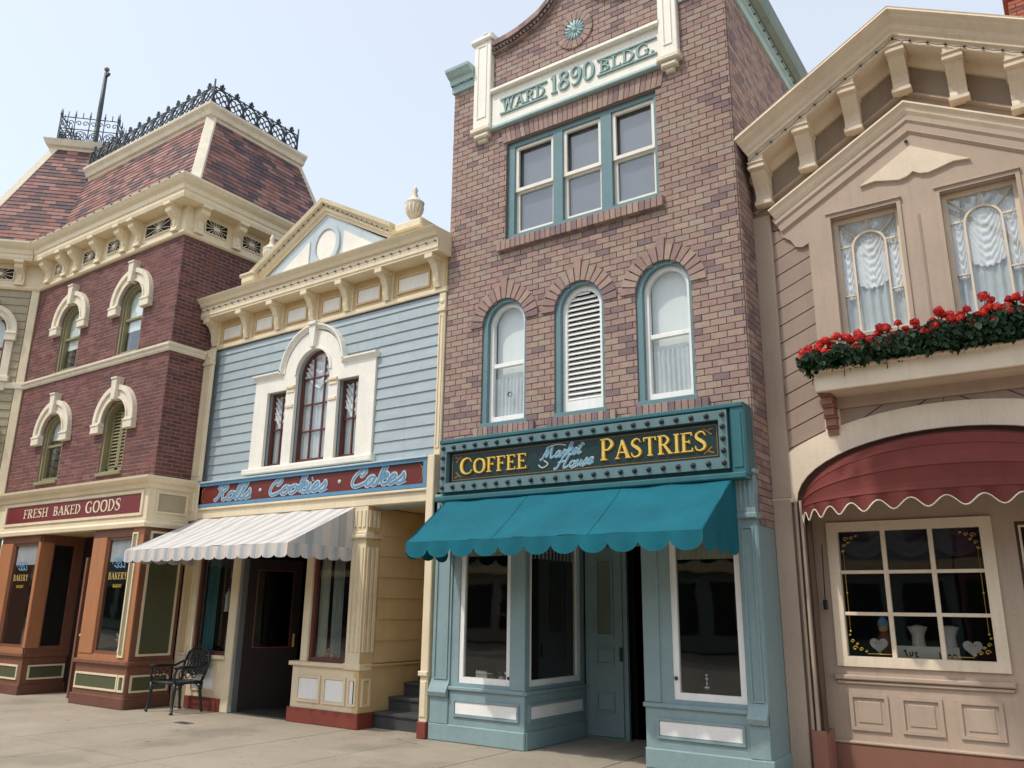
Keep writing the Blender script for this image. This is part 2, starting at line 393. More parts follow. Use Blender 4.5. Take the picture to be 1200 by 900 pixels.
def courses(F, parent, names, u0, u1, v0, v1, bl, bh, holes, mats, wts, gap=.008, th=.012, lim=None, nind=300, shingle=False, off=.5, keep=None, jit=.0015, name='brick'):
    """running-bond pieces; the nind that show largest are objects sharing meshes, the rest one part"""
    ps = []; r = 0; v = v0
    root = parent
    while root.parent: root = root.parent
    o0 = Vector(root['loc0'])
    while v < v1-.005:
        vv = min(v+bh, v1); a, b = (u0, u1) if lim is None else lim((v+vv)/2)
        cs = cuts(holes, v, vv)
        if b > a:
            k = math.floor((a-u0)/bl)-1; x = u0+k*bl-(bl*off if r % 2 else 0)
            while x < b:
                for p, q in split(max(x, a), min(x+bl, b), cs):
                    if q-p > .025 and (keep is None or keep((p+q)/2, (v+vv)/2)): ps.append((p, q, v, vv, abs((q-p)-bl) < 1e-4 and abs(vv-v-bh) < 1e-4))
                x += bl
        v = vv; r += 1
    full = [i for i, p in enumerate(ps) if p[4]]
    full.sort(key=lambda i: (F((ps[i][0]+ps[i][1])/2, (ps[i][2]+ps[i][3])/2)-CAMP).length)
    ind = set(full[:nind]); meshes = {}
    bulk = MB(F)
    h = gap/2
    def shape(m, p, q, a, b, j):
        if shingle: m.wedge(p+h*.6, q-h*.6, a, b+.01, th+j, .003+j*.3, -.002)
        else: m.box(p+h*random.uniform(.7, 1.4), q-h*random.uniform(.7, 1.4), a+h*random.uniform(.7, 1.3), b-h*random.uniform(.8, 1.3), -.006, th+j*1.6, .003)
    for i, (p, q, a, b, fl) in enumerate(ps):
        k = pick(wts); j = random.uniform(-jit, jit)
        if i in ind:
            if k not in meshes:
                m = MB(F); m.m = 0; shape(m, -bl/2, bl/2, -bh/2, bh/2, 0)
                me = bpy.data.meshes.new(name); me.from_pydata([tuple(x-F.O) for x in m.v], [], m.f); me.materials.append(mats[k]); me.update(); meshes[k] = me
            o = bpy.data.objects.new(name, meshes[k]); COL.objects.link(o); o.parent = parent
            o.location = F((p+q)/2, (a+b)/2, j)-o0
        else:
            bulk.m = k; shape(bulk, p, q, a, b, j)
    if bulk.f: bulk.build(names, mats, parent, norm=False, kind='stuff')
def boards(F, parent, u0, u1, v0, v1, h, holes, mat, name='siding_board', nb=.022, joint=0):
    v = v0; r = 0
    while v < v1-.01:
        vv = min(v+h, v1)
        for a, b in split(u0, u1, cuts(holes, v, vv)):
            if b-a < .02: continue
            segs = [(a, b)]
            if joint and b-a > joint*.8:
                x = a+((r*.37) % 1)*min(joint, b-a-.3)*.8+.2
                if a+.2 < x < b-.2: segs = [(a, x-.0015), (x+.0015, b)]
            for p, q in segs:
                MB(F).wedge(p, q, v, vv-.001, nb+random.uniform(-.001, .001), .004).build(name, mat, parent, norm=False)
        v = vv; r += 1
def sstr(F, parent, pts, step=.22, n=.012, name='lamp_string'):
    m = MB(F); P = [Vector(p) for p in pts]
    for a, b in zip(P, P[1:]):
        L = (b-a).length; k = max(1, int(L/step)); prev = None
        for i in range(k+1):
            q = a+(b-a)*(i/k); m.ball(F(q[0], q[1], q[2]+n), .016, 5, 3)
            if prev is not None:
                mid = (prev+q)/2; m.tube([(prev[0], prev[1], prev[2]+n), (mid[0], mid[1]-.015, mid[2]+n), (q[0], q[1], q[2]+n)], .004, 3)
            prev = q
    return m.build(name, BULB, parent, norm=False, kind='stuff')
def cloth(F, u0, u1, v0, v1, folds, amp, mat, n=0, bottom=None, nu=48, nv=10, top=None, seed=0, chev=0):
    """gathered cloth sheet hanging in frame F"""
    m = MB(F); m.sm = True; rr = random.Random(seed); ph = rr.random()*6
    for i in range(nu+1):
        t = i/nu; u = u0+(u1-u0)*t
        vb = v0+(bottom(t) if bottom else 0)
        for j in range(nv+1):
            s = j/nv; v = vb+(v1-vb)*s
            d = amp*math.sin(folds*2*PI*t+ph+.5*math.sin(3*s+ph))+amp*.4*math.sin(folds*5.3*t+2*ph)
            if chev: d = amp*math.sin(2*PI*chev*(s*1.0+.35*abs(math.sin(PI*t*1))))+amp*.3*math.sin(folds*6*t)
            m.v.append(F(u, v, n+d))
    for i in range(nu):
        for j in range(nv):
            a = i*(nv+1)+j; m.face((a, a+nv+1, a+nv+2, a+1))
    return m
# ------------------------------------------------------------------ lettering drawn as strokes
def crom(P, seg=6):
    if len(P) < 3: return P
    out = []
    for i in range(len(P)-1):
        p0 = P[max(i-1, 0)]; p1 = P[i]; p2 = P[i+1]; p3 = P[min(i+2, len(P)-1)]
        for k in range(seg):
            t = k/seg
            out.append(tuple(.5*((2*b)+(-a+c)*t+(2*a-5*b+4*c-d)*t*t+(-a+3*b-3*c+d)*t*t*t) for a, b, c, d in zip(p0, p1, p2, p3)))
    out.append(P[-1]); return out
def ribbon(m, pts, n0, n1):
    n = len(pts); b = len(m.v)
    for i in range(n):
        a = pts[max(i-1, 0)]; c = pts[min(i+1, n-1)]; dx, dy = c[0]-a[0], c[1]-a[1]; l = math.hypot(dx, dy) or 1; nx, ny = -dy/l, dx/l; w = pts[i][2]/2; f = n1+.00005*i; x, y = pts[i][0], pts[i][1]
        m.pts([(x+nx*w, y+ny*w, f), (x-nx*w, y-ny*w, f), (x-nx*w, y-ny*w, n0), (x+nx*w, y+ny*w, n0)])
    for i in range(n-1):
        p, q = b+4*i, b+4*i+4
        m.face((p, p+1, q+1, q)); m.face((p+1, p+2, q+2, q+1)); m.face((p+3, p, q, q+3))
    m.face((b, b+3, b+2, b+1)); e = b+4*(n-1); m.face((e, e+1, e+2, e+3))
T, K = .145, .058     # thick and thin stroke of the roman capitals
def _b(x0, x1, y): return [(x0, y, K), (x1, y, K)]
def _v(x, y0=0, y1=1, w=T): return [(x, y0, w), (x, y1, w)]
def _tick(x, y0, y1): return [(x, y0, K), (x, y1, K)]
ROM = {
 'C': (.78, [crom([(.70, .74, .05), (.62, .92, .06), (.42, .98, .07), (.18, .84, .15), (.09, .5, .18), (.18, .17, .15), (.42, .02, .07), (.64, .08, .06), (.74, .25, .05)])]),
 'O': (.88, [crom([(.44, .98, .07), (.18, .84, .14), (.10, .5, .17), (.18, .16, .14), (.44, .02, .07), (.70, .16, .14), (.78, .5, .17), (.70, .84, .14), (.44, .98, .07)])]),
 'G': (.86, [crom([(.70, .76, .05), (.62, .92, .06), (.42, .98, .07), (.18, .84, .15), (.09, .5, .18), (.18, .17, .15), (.42, .02, .07), (.68, .1, .07)]), _v(.69, .03, .42, .14), _b(.55, .82, .43)]),
 'F': (.62, [_v(.16), _b(.02, .34, .03), _b(.02, .58, .97), _b(.16, .44, .52), _tick(.56, .82, 1), _tick(.44, .43, .61)]),
 'E': (.66, [_v(.16), _b(.02, .60, .03), _b(.02, .58, .97), _b(.16, .44, .52), _tick(.56, .82, 1), _tick(.44, .43, .61), _tick(.59, 0, .18)]),
 'P': (.70, [_v(.16), _b(.02, .34, .03), _b(.02, .30, .97), crom([(.16, .97, K), (.42, .96, .08), (.60, .74, .15), (.42, .49, .08), (.2, .47, K)])]),
 'R': (.80, [_v(.16), _b(.02, .34, .03), _b(.02, .30, .97), crom([(.16, .97, K), (.42, .96, .08), (.58, .75, .14), (.42, .52, .08), (.2, .50, K)]), [(.36, .5, .12), (.66, .04, .15)], _b(.56, .80, .03)]),
 'A': (.82, [[(.08, .03, .07), (.40, 1, .08)], [(.38, 1, .15), (.70, .03, .18)], _b(.22, .58, .33), _b(-.02, .22, .03), _b(.56, .84, .03)]),
 'S': (.64, [crom([(.54, .78, .05), (.46, .94, .06), (.30, .98, .07), (.12, .86, .11), (.12, .68, .14), (.32, .52, .17), (.50, .34, .15), (.48, .13, .11), (.28, .02, .07), (.10, .08, .06), (.05, .26, .05)])]),
 'T': (.72, [_v(.36), _b(.22, .50, .03), _b(.04, .68, .97), _tick(.05, .80, 1), _tick(.67, .80, 1)]),
 'I': (.34, [_v(.17), _b(.03, .31, .03), _b(.03, .31, .97)]),
 'W': (1.12, [[(.12, 1, .16), (.34, .02, .14)], [(.33, .02, .07), (.54, .95, .07)], [(.52, .95, .16), (.76, .02, .14)], [(.75, .02, .07), (.96, 1, .07)], _b(0, .26, .97), _b(.44, .64, .97), _b(.86, 1.08, .97)]),
 'D': (.82, [_v(.16), _b(.02, .34, .03), _b(.02, .30, .97), crom([(.16, .97, K), (.46, .93, .08), (.70, .5, .17), (.46, .07, .08), (.16, .03, K)])]),
 'B': (.74, [_v(.16), _b(.02, .30, .03), _b(.02, .30, .97), crom([(.16, .97, K), (.42, .95, .08), (.54, .77, .13), (.40, .55, .08), (.2, .52, K)]), crom([(.2, .52, K), (.44, .50, .08), (.62, .27, .15), (.44, .04, .08), (.16, .03, K)])]),
 'L': (.64, [_v(.16), _b(.02, .60, .03), _b(.02, .32, .97), _tick(.58, 0, .22)]),
 'H': (.88, [_v(.16), _v(.68), _b(.02, .32, .03), _b(.02, .32, .97), _b(.54, .84, .03), _b(.54, .84, .97), _b(.2, .66, .5)]),
 'K': (.84, [_v(.16), _b(.02, .32, .03), _b(.02, .32, .97), [(.2, .42, .07), (.66, .97, .08)], [(.34, .58, .12), (.70, .04, .15)], _b(.56, .84, .03), _b(.52, .78, .97)]),
 'Y': (.78, [_v(.38, 0, .45), [(.14, .97, .15), (.38, .43, .15)], [(.62, .97, .07), (.40, .45, .07)], _b(.24, .52, .03), _b(.0, .28, .97), _b(.5, .76, .97)]),
 '.': (.26, [[(.06, .09, .17), (.2, .09, .17)]]),
 '1': (.46, [_v(.24), _b(.04, .44, .03), [(.06, .80, .07), (.2, .95, .09)]]),
 '8': (.74, [crom([(.36, .98, .07), (.15, .88, .12), (.15, .68, .13), (.36, .54, .12), (.60, .38, .15), (.60, .14, .13), (.36, .02, .07), (.11, .14, .13), (.11, .36, .14), (.36, .54, .10), (.57, .68, .11), (.57, .88, .11), (.36, .98, .07)])]),
 '9': (.74, [crom([(.56, .70, .12), (.36, .46, .08), (.12, .58, .13), (.12, .84, .13), (.36, .98, .07), (.60, .84, .14), (.62, .5, .17), (.5, .14, .12), (.28, .02, .08), (.10, .12, .07)])]),
 '0': (.74, [crom([(.36, .98, .07), (.14, .82, .14), (.09, .5, .17), (.14, .18, .14), (.36, .02, .07), (.58, .18, .14), (.63, .5, .17), (.58, .82, .14), (.36, .98, .07)])]),
}
w_ = .135
def cs(*p): return crom([(x, y, w_) for x, y in p])
SCR = {      # script letters, x-height .5, slanted when drawn
 'R': (.98, [cs((.06, .16), (.16, .02), (.28, .2), (.38, .62), (.44, .95)), cs((.1, .72), (.2, .94), (.45, 1), (.72, .94), (.74, .7), (.5, .52), (.36, .5), (.55, .45), (.64, .12), (.78, .0), (.96, .12))]),
 'C': (.92, [cs((.64, .66), (.72, .84), (.62, .99), (.42, .92), (.2, .62), (.16, .25), (.34, .02), (.62, .06), (.92, .22)), cs((.46, .68), (.58, .6), (.66, .74))]),
 'M': (1.2, [cs((-.1, .1), (.0, .0), (.14, .2), (.3, .96)), cs((.3, .96), (.36, .5), (.42, .1)), cs((.42, .1), (.56, .6), (.7, .96)), cs((.7, .96), (.74, .4), (.86, .02), (1.16, .15))]),
 'H': (1.1, [cs((-.1, .15), (.0, .0), (.14, .12), (.28, .55), (.36, .98)), cs((.8, .98), (.68, .5), (.68, .08), (.84, .0), (1.06, .14)), cs((.1, .46), (.4, .55), (.8, .48))]),
 'o': (.50, [cs((.24, .46), (.06, .34), (.06, .1), (.2, .0), (.38, .12), (.38, .34), (.24, .46), (.36, .38), (.52, .36))]),
 'l': (.34, [cs((.0, .14), (.2, .55), (.28, .9), (.18, .98), (.1, .7), (.1, .12), (.2, .0), (.36, .12))]),
 's': (.44, [cs((.0, .12), (.2, .34), (.24, .5), (.34, .28), (.32, .06), (.16, .0), (.06, .08)), cs((.3, .02), (.46, .12))]),
 'k': (.54, [cs((.0, .14), (.2, .55), (.26, .92), (.16, .98), (.1, .7), (.1, .02)), cs((.12, .22), (.34, .56), (.46, .44), (.2, .26), (.40, .0), (.6, .12))]),
 'i': (.30, [cs((.0, .14), (.12, .46), (.1, .08), (.2, .0), (.32, .12)), [(.14, .66, w_), (.2, .72, w_)]]),
 'e': (.44, [cs((.0, .12), (.28, .26), (.32, .42), (.2, .48), (.07, .3), (.08, .08), (.22, .0), (.46, .14))]),
 'a': (.54, [cs((.36, .40), (.2, .48), (.05, .32), (.06, .06), (.2, .02), (.36, .3), (.38, .46)), cs((.38, .46), (.36, .08), (.46, .0), (.56, .12))]),
 'r': (.42, [cs((.0, .12), (.14, .5), (.2, .42), (.32, .42), (.28, .1), (.34, .0), (.44, .12))]),
 't': (.32, [cs((.0, .12), (.16, .5), (.2, .86)), cs((.18, .8), (.1, .1), (.2, .0), (.34, .12)), [(-.06, .60, .10), (.42, .68, .10)]]),
 'u': (.56, [cs((.0, .14), (.12, .46), (.08, .1), (.2, .0), (.36, .2), (.40, .46)), cs((.40, .46), (.38, .08), (.48, .0), (.58, .12))]),
 ' ': (.30, []), 'm': (0, []),
}
def write(F, parent, text, font, u, v, h, n, th, mats, sx=1, slant=0, sp=.04, outline=0, wid=None, caps=1.0, back=0, rise=0):
    tot = sum((font[c][0]+sp)*(caps if i == 0 else 1) if c != ' ' else .35 for i, c in enumerate(text))
    if wid: sx = wid/(tot*h)
    x = u; first = True; u00 = u
    for c in text:
        if c == ' ': x += .35*h*sx; continue
        hh = h*(caps if first else 1); first = False
        w, st = font[c]; m = MB(F)
        for li, (grow, n0, n1) in enumerate(([(outline, n, n+th*.5)] if outline else [])+[(-.05 if outline else 0, n, n+th)]):
            m.m = 0 if li == (1 if outline else 0) else 1
            for si, s in enumerate(st):
                pts = [(x+(a+slant*b)*hh*sx, v+b*hh+rise*(x-u00+a*hh*sx), (ww+grow)*hh*(.55+.45*sx)) for a, b, ww in s]
                if len(s) == 2 and slant == 0:
                    (x0, y0, w0), (x1, y1, w1) = pts
                ribbon(m, pts, n0, n1+.0006*si)
        if back:
            m.m = 1
            for si, s in enumerate(st):
                pts = [(x+(a+slant*b)*hh*sx+back, v+b*hh-back, ww*hh*(.55+.45*sx)) for a, b, ww in s]; ribbon(m, pts, n, n+th*.45+.0004*si)
        m.build('letter', mats, parent, norm=False)
        x += (w+sp)*hh*sx
    return x
# ------------------------------------------------------------------ the ground
gm = MB(); gm.box(-400, 400, -400, 600, -1.2, -.06); g = gm.build('ground', ASPH); g['kind'] = 'structure'
pv = MB(); pv.box(-30, 8, -8, 14, -.30, -.012); pave = pv.build('pavement', CONCJ); pave['kind'] = 'structure'; pave['loc0'] = (0.0, 0.0, 0.0)
slab_me = None
xs = [-4.47+1.325*k for k in range(-15, 8)]; ys = [8.72-1.62*k for k in range(-3, 9)]
for i in range(len(xs)-1):
    for y1 in ys:
        a, b = xs[i]+.004, xs[i+1]-.004
        m = MB(); m.box(-1.325/2+.008, 1.325/2-.008, -.802, .802, -.012, 0, .003)
        if slab_me is None:
            o = m.build('paving_slab', CONC, pave, norm=False); slab_me = o.data
        else:
            o = bpy.data.objects.new('paving_slab', slab_me); COL.objects.link(o); o.parent = pave
        o.location = ((a+b)/2, y1-.81, random.uniform(-.0015, 0))
MB().box(-10.78, -10.5, 7.38, 7.52, -.01, .004, .003).build('drain_cover', STEP, pave)
# ------------------------------------------------------------------ shared building pieces
def nprof(m, F, u0, u1, pts):      # polygon of (n, v) pushed along u
    G = Fr(F.O, F.N, F.V, -F.U); o = m.fr; m.fr = G; m.plate(pts, [], -u1, -u0); m.fr = o; return m
def bracket(F, parent, u, w, vb, vt, d, mat, name='bracket', foot=.3, key=None):
    h = vt-vb; m = MB(F)
    P = [(0, vb), (d*foot, vb), (d*foot*1.15, vb+h*.06), (d*foot*1.05, vb+h*.14), (d*foot*.8, vb+h*.28), (d*foot*1.05, vb+h*.42), (d*.62, vb+h*.56), (d*.86, vb+h*.66), (d*.92, vb+h*.76), (d*.84, vb+h*.84), (d*.98, vb+h*.86), (d, vb+h*.90), (d, vt), (0, vt)]
    nprof(m, F, u-w/2, u+w/2, P)
    m.box(u-w/2-.014, u+w/2+.014, vb+h*.87, vt-.002, 0, d+.018, .006)
    m.box(u-w/2-.010, u+w/2+.010, vb-.012, vb+h*.05, 0, d*foot+.022, .005)
    m.box(u-w*.22, u+w*.22, vb+h*.14, vb+h*.62, 0, d*foot*.95+.02, .004)
    return m.build(name, mat, parent)
def panel(F, parent, ua, ub, va, vb, n, fm, pm, t=.035, name='panel', d=.014, fo=.02, label=None):
    m = MB(F); m.plate(rect(ua, ub, va, vb), [rect(ua+t, ub-t, va+t, vb-t)], n-.005, n+fo)
    o = m.build(name+'_moulding', fm, parent)
    mm = MB(F); mm.box(ua+t+.002, ub-t-.002, va+t+.002, vb-t-.002, n-.004, n+d-.006, .006)
    p = mm.build(name, pm, parent, norm=False)
    if label: p['label'] = label
    return p
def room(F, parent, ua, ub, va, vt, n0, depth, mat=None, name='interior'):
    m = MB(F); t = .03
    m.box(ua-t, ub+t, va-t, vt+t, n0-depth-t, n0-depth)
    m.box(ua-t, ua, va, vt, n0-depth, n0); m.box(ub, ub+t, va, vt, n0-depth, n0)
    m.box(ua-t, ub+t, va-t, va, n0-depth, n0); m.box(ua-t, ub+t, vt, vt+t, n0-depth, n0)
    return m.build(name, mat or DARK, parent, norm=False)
def hood(F, parent, c, ro, ri, vs, drop, mat, proj=.09):
    m = MB(F)
    m.band(arc(c, vs, ri, ri, 0, 180, 20), arc(c, vs, ro-.09, ro-.09, 0, 180, 20), -.01, proj*.6)
    m.band(arc(c, vs, ro-.09, ro-.09, 0, 180, 20), arc(c, vs, ro, ro, 0, 180, 20), -.01, proj)
    m.band(arc(c, vs, ri, ri, 0, 180, 20), arc(c, vs, ri+.035, ri+.035, 0, 180, 20), -.01, proj*.85)
    for s in (-1, 1):
        a, b = sorted((c+s*ri, c+s*ro)); m.box(a-.012, b+.012, vs-drop, vs-drop*.25, -.01, proj+.012, .01); m.box(a, b, vs-drop*.25, vs, -.01, proj, .004)
        m.box(a-.02, b+.02, vs-drop*.35, vs-drop*.15, -.01, proj+.025, .008)
    m.build('window_hood', mat, parent)
    k = MB(F); k.plate([(c-.055, vs+ri-.03), (c+.055, vs+ri-.03), (c+.085, vs+ro+.10), (c-.085, vs+ro+.10)], [], 0, proj+.05)
    k.box(c-.095, c+.095, vs+ro+.10, vs+ro+.135, 0, proj+.07, .006); k.build('keystone', mat, parent)
def sash(F, parent, ua, ub, va, vt, rise, fm, gm_, n, t=.06, rail=None, railw=.05, name='window', bars=(), tb=None, gcol=None, fd=.05, curt=None):
    """one glazed window: outer frame ring > pane, rail, glazing bars"""
    m = MB(F); tb = tb or t; r2_ = rise-t if rise > 0 else 0
    m.plate(arch(ua, ub, va, vt, rise), [arch(ua+t, ub-t, va+tb, vt-t, max(r2_, 0))], n-.03, n+fd)
    w = m.build(name, fm, parent)
    g = MB(F); g.plate(arch(ua+t-.005, ub-t+.005, va+tb-.005, vt-t+.005, max(r2_, 0)), [], n-.006, n-.002)
    g.build('pane', gm_, w, norm=False)
    if rail: MB(F).box(ua+t-.002, ub-t+.002, rail-railw/2, rail+railw/2, n-.02, n+fd*.7, .006).build('sash_rail', fm, w)
    for b in bars:
        MB(F).box(*b, n-.012, n+fd*.45).build('glazing_bar', fm, w, norm=False)
    return w
PLBR = M('dark_brown_plinth', (.15, .062, .04), .55, .15)
# ================================================================== maroon brick bakery building
B1 = thing('brick_building', 'maroon brick bakery building with arched window hoods, slate mansard roof and roof cresting', 'building', (-15.2, 7.75, 0))
F1 = FY(7.75); S1 = FX(-12.63)
H1 = [(c-.38, c+.38, a, b, .38) for c in (-16.2, -14.03) for a, b in ((6.0, 7.40), (3.80, 5.13))]
m = MB(F1); m.plate(rect(-17.76, -12.634, 3.55, 8.10), [arch(*h) for h in H1], -.28, -.0015)
wl = m.build('front_wall', RMORT, B1)
courses(F1, wl, 'bricks', -17.75, -12.63, 3.62, 8.06, .205, .0685, H1, RB, RBW, nind=300, gap=.010, th=.002)
m = MB(S1); m.box(7.755, 11.3, 3.56, 8.10, -.25, -.0015); ws = m.build('side_wall', RMORT, B1)
courses(S1, ws, 'bricks', 7.752, 9.6, 3.62, 8.06, .205, .0685, [], RB, RBW, nind=220, gap=.010, th=.002)
MB(W).box(-17.6, -12.9, 9.0, 11.3, 0, 9.3).build('building_body', DARK, B1)
for h in H1:
    ua, ub, va, vt, r = h; c = (ua+ub)/2; up = va > 5
    hood(F1, B1, c, .65, .40, vt-.38, .2, STONE)
    room(F1, B1, ua+.02, ub-.02, va, vt, -.26, .5)
    jm = MB(F1); jm.plate(arch(ua, ub, va, vt, .38), [arch(ua+.055, ub-.055, va+.05, vt-.055, .325)], -.26, -.025); jm.build('window_casing', OLIVEP, B1)
    MB(F1).box(ua-.02, ub+.02, va-.04, va+.02, -.2, .04, .01).build('window_sill', OLIVEP, B1)
    if c > -15 and not up:
        for s, (x0, x1) in enumerate(((ua+.07, c-.004), (c+.004, ub-.07))):
            sm_ = MB(F1)
            hh = .31
            sm_.box(x0, x0+.045, va+.05, vt-.2, -.17, -.12); sm_.box(x1-.045, x1, va+.05, vt-.2, -.17, -.12)
            sm_.box(x0, x1, va+.05, va+.12, -.17, -.12); shu = sm_.build('shutter', OLIVEP, B1)
            z = va+.13
            while z < vt-.12:
                zz = z+.045; q = max(0, (zz-(vt-.38))/.31); lim = .31*math.sqrt(max(0, 1-min(1, q)**2)) if zz > vt-.38 else .31
                a, b = max(x0+.03, c-lim), min(x1-.03, c+lim)
                if b-a > .03:
                    lm = MB(F1); p = lm.pts([(a, z+.05, -.165), (b, z+.05, -.165), (b, z, -.125), (a, z, -.125), (a, z+.058, -.160), (b, z+.058, -.160), (b, z+.008, -.120), (a, z+.008, -.120)])
                    for q in ((0, 3, 2, 1), (4, 5, 6, 7), (0, 1, 5, 4), (1, 2, 6, 5), (2, 3, 7, 6), (3, 0, 4, 7)): lm.face([p+i for i in q])
                    lm.build('slat', OLIVEP, shu, norm=False)
                z += .062
    else:
        sash(F1, B1, ua+.055, ub-.055, va+.05, vt-.055, .325, OLIVEP, GLASS, -.105, t=.04, rail=va+.72)
        bl = MB(F1); bl.box(ua+.1, ub-.1, va+.5 if up else va+.85, vt-.12, -.145, -.14) ; bl.build('roller_blind', BLIND, B1, norm=False)
# band course, lower cornice
path = [(-17.8, 7.75, 0), (-12.63, 7.75, 0), (-12.63, 8.44, 0)]
def pz(z): return [(p[0], p[1], z) for p in path]
MB().sweep(pz(0), (0, 0, 1), [(5.84, -.02), (5.84, .03), (5.87, .05), (5.90, .05), (5.93, .085), (5.97, .09), (5.985, .06), (6.0, -.02)]).build('band_course', STONE, B1)
path2 = [(-17.8, 7.75, 0), (-12.63, 7.75, 0), (-12.63, 11.2, 0)]
def pz2(z, p=path2): return [(q[0], q[1], z) for q in p]
MB().sweep(pz2(0), (0, 0, 1), [(8.03, -.02), (8.03, .05), (8.06, .075), (8.10, .075), (8.13, .04), (8.64, .03), (8.64, -.02)]).build('frieze', CREAM, B1)
MB().sweep(pz2(0), (0, 0, 1), [(8.60, 0), (8.60, .29), (8.66, .31), (8.72, .31), (8.74, .33), (8.82, .345), (8.88, .40), (8.95, .44), (8.99, .44), (9.0, .0)]).build('cornice', CREAM, B1)
for x in (-17.35, -16.68, -16.22, -15.40, -14.50, -14.02, -12.82): bracket(F1.back(-.03), B1, x, .17, 8.12, 8.62, .27, CREAM, 'cornice_bracket')
for y in (7.96, 8.78, 9.55): bracket(S1.back(-.03), B1, y, .17, 8.12, 8.62, .27, CREAM, 'cornice_bracket')
def grille(F, parent, a, b, z0=8.22, z1=8.50):
    m = MB(F); m.plate(rect(a, b, z0, z1), [rect(a+.02, b-.02, z0+.02, z1-.02)], .03, .062); g = m.build('vent_grille', CREAM, parent)
    MB(F).box(a+.02, b-.02, z0+.02, z1-.02, .03, .046).build('vent_opening', DARK, g, norm=False)
    c = (a+b)/2; zc = (z0+z1)/2; m = MB(F); m.box(c-.06, c+.06, zc-.035, zc+.035, .04, .064, .006)
    for k in range(16):
        t = 2*PI*(k+.5)/16; dx, dz = math.cos(t), math.sin(t); L = min((b-a)/2/abs(dx), (z1-z0)/2/abs(dz))-.01
        m.tube([(c+dx*.05, zc+dz*.03, .05), (c+dx*L, zc+dz*L, .05)], .0075, 4)
    m.build('grille_rays', STONE, g, kind='stuff')
for a, b in ((-13.85, -13.0), (-15.15, -14.68), (-16.05, -15.55), (-17.18, -16.85)): grille(F1, B1, a, b)
for a, b in ((8.10, 8.60), (8.92, 9.38)): grille(S1, B1, a, b)
# mansard roof
SL = .277; ca = 1/math.hypot(1, SL); sa_ = SL*ca
RF = Fr((0, 7.85, 9.0), (1, 0, 0), (0, sa_, ca)); RS = Fr((-12.73, 0, 9.0), (0, 1, 0), (-sa_, 0, ca))
HV = 2.06/ca
m = MB(RF); m.plate([(-17.79, -.02), (-12.73, -.02), (-12.73-SL*2.06, HV), (-17.79-.115*2.06, HV)], [], -.06, 0); rf = m.build('front_roof_slope', SHU, B1)
courses(RF, rf, 'slates', -18.2, -12.6, 0, HV, .24, .105, [], SH, SHW, gap=.006, th=.016, lim=lambda v: (-17.80-.115*v*ca, -12.74-SL*v*ca), nind=300, shingle=True, name='slate')
m = MB(RS); m.plate([(7.85, -.02), (11.55, -.02), (11.55-.4*2.06, HV), (7.85+SL*2.06, HV)], [], -.06, 0); rs = m.build('side_roof_slope', SHU, B1)
courses(RS, rs, 'slates', 7.6, 11.6, 0, HV, .24, .105, [], SH, SHW, gap=.006, th=.016, lim=lambda v: (7.86+SL*v*ca, 11.54-.4*v*ca), nind=300, shingle=True, name='slate')
def beam(P0, P1, w, d, N, name, mat, parent):      # square trim between two points
    P0, P1, N = Vector(P0), Vector(P1), Vector(N).normalized(); V = (P1-P0).normalized(); U = V.cross(N).normalized(); N = U.cross(V)
    f = Fr(P0, U, V, N); m = MB(f); m.box(-w/2, w/2, 0, (P1-P0).length, -d, .025, .008); return m.build(name, mat, parent)
beam((-12.73, 7.85, 9.0), (-12.73-SL*2.06, 7.85+SL*2.06, 11.06), .19, .06, (1, -1, .3), 'hip_trim', STONE, B1)
beam((-12.73, 11.55, 9.0), (-12.73-SL*2.06, 11.55-.4*2.06, 11.06), .12, .06, (1, 1, .3), 'hip_trim', STONE, B1)
tx, ty = -12.73-SL*2.06, 7.85+SL*2.06
tp = [(-17.85, ty, 0), (tx, ty, 0), (tx, 10.75, 0)]
MB().sweep(tp, (0, 0, 1), [(11.0, -.3), (11.0, .03), (11.05, .05), (11.07, .10), (11.15, .13), (11.22, .19), (11.27, .20), (11.28, -.3)]).build('roof_cornice', STONE, B1)
MB().plate([(-19, ty), (tx, ty), (tx, 10.75), (-19, 10.75)], [], 11.10, 11.2).build('flat_roof', SHU, B1)
def crest_panel(F, u, v, w, h):
    m = MB(F); r = .018
    m.tube([(u, v, 0), (u, v+h*.86, 0)], .013, 4)
    m.tube([(u, v+.02, 0), (u+w, v+.02, 0)], .015, 4); m.tube([(u, v+h*.80, 0), (u+w, v+h*.80, 0)], .014, 4)
    cx, cz = u+w/2, v+h*.41; R = h*.36
    m.tube([(cx+min(R, w*.48)*math.cos(t*PI/6), cz+R*math.sin(t*PI/6), 0) for t in range(12)], r, 4, closed=True)
    for k in range(4):
        a = PI/4+k*PI/2
        m.tube([(cx+R*.5*math.cos(a)+R*.32*math.cos(t*PI/3), cz+R*.5*math.sin(a)+R*.32*math.sin(t*PI/3), 0) for t in range(6)], r*.9, 4, closed=True)
    for s in (-1, 1):
        m.tube([(cx+s*w*.46, v+.03, 0), (cx+s*w*.36, v+h*.10, 0), (cx+s*w*.44, v+h*.2, 0), (cx+s*w*.49, v+h*.12, 0)], r*.8, 4)
        m.tube([(cx+s*w*.46, v+h*.78, 0), (cx+s*w*.36, v+h*.70, 0), (cx+s*w*.44, v+h*.6, 0)], r*.8, 4)
        m.tube([(cx, v+h*.80, 0), (cx+s*.04, v+h*.86, 0), (cx+s*.055, v+h*.93, 0), (cx+s*.02, v+h*.92, 0)], r, 4)
    m.tube([(cx, v+h*.80, 0), (cx, v+h*1.02, 0)], r, 4); m.ball(F(cx, v+h*.98, 0), .036, 5, 4)
    return m
CF = FY(ty-.05); CS = FX(tx+.05); zc = 11.28
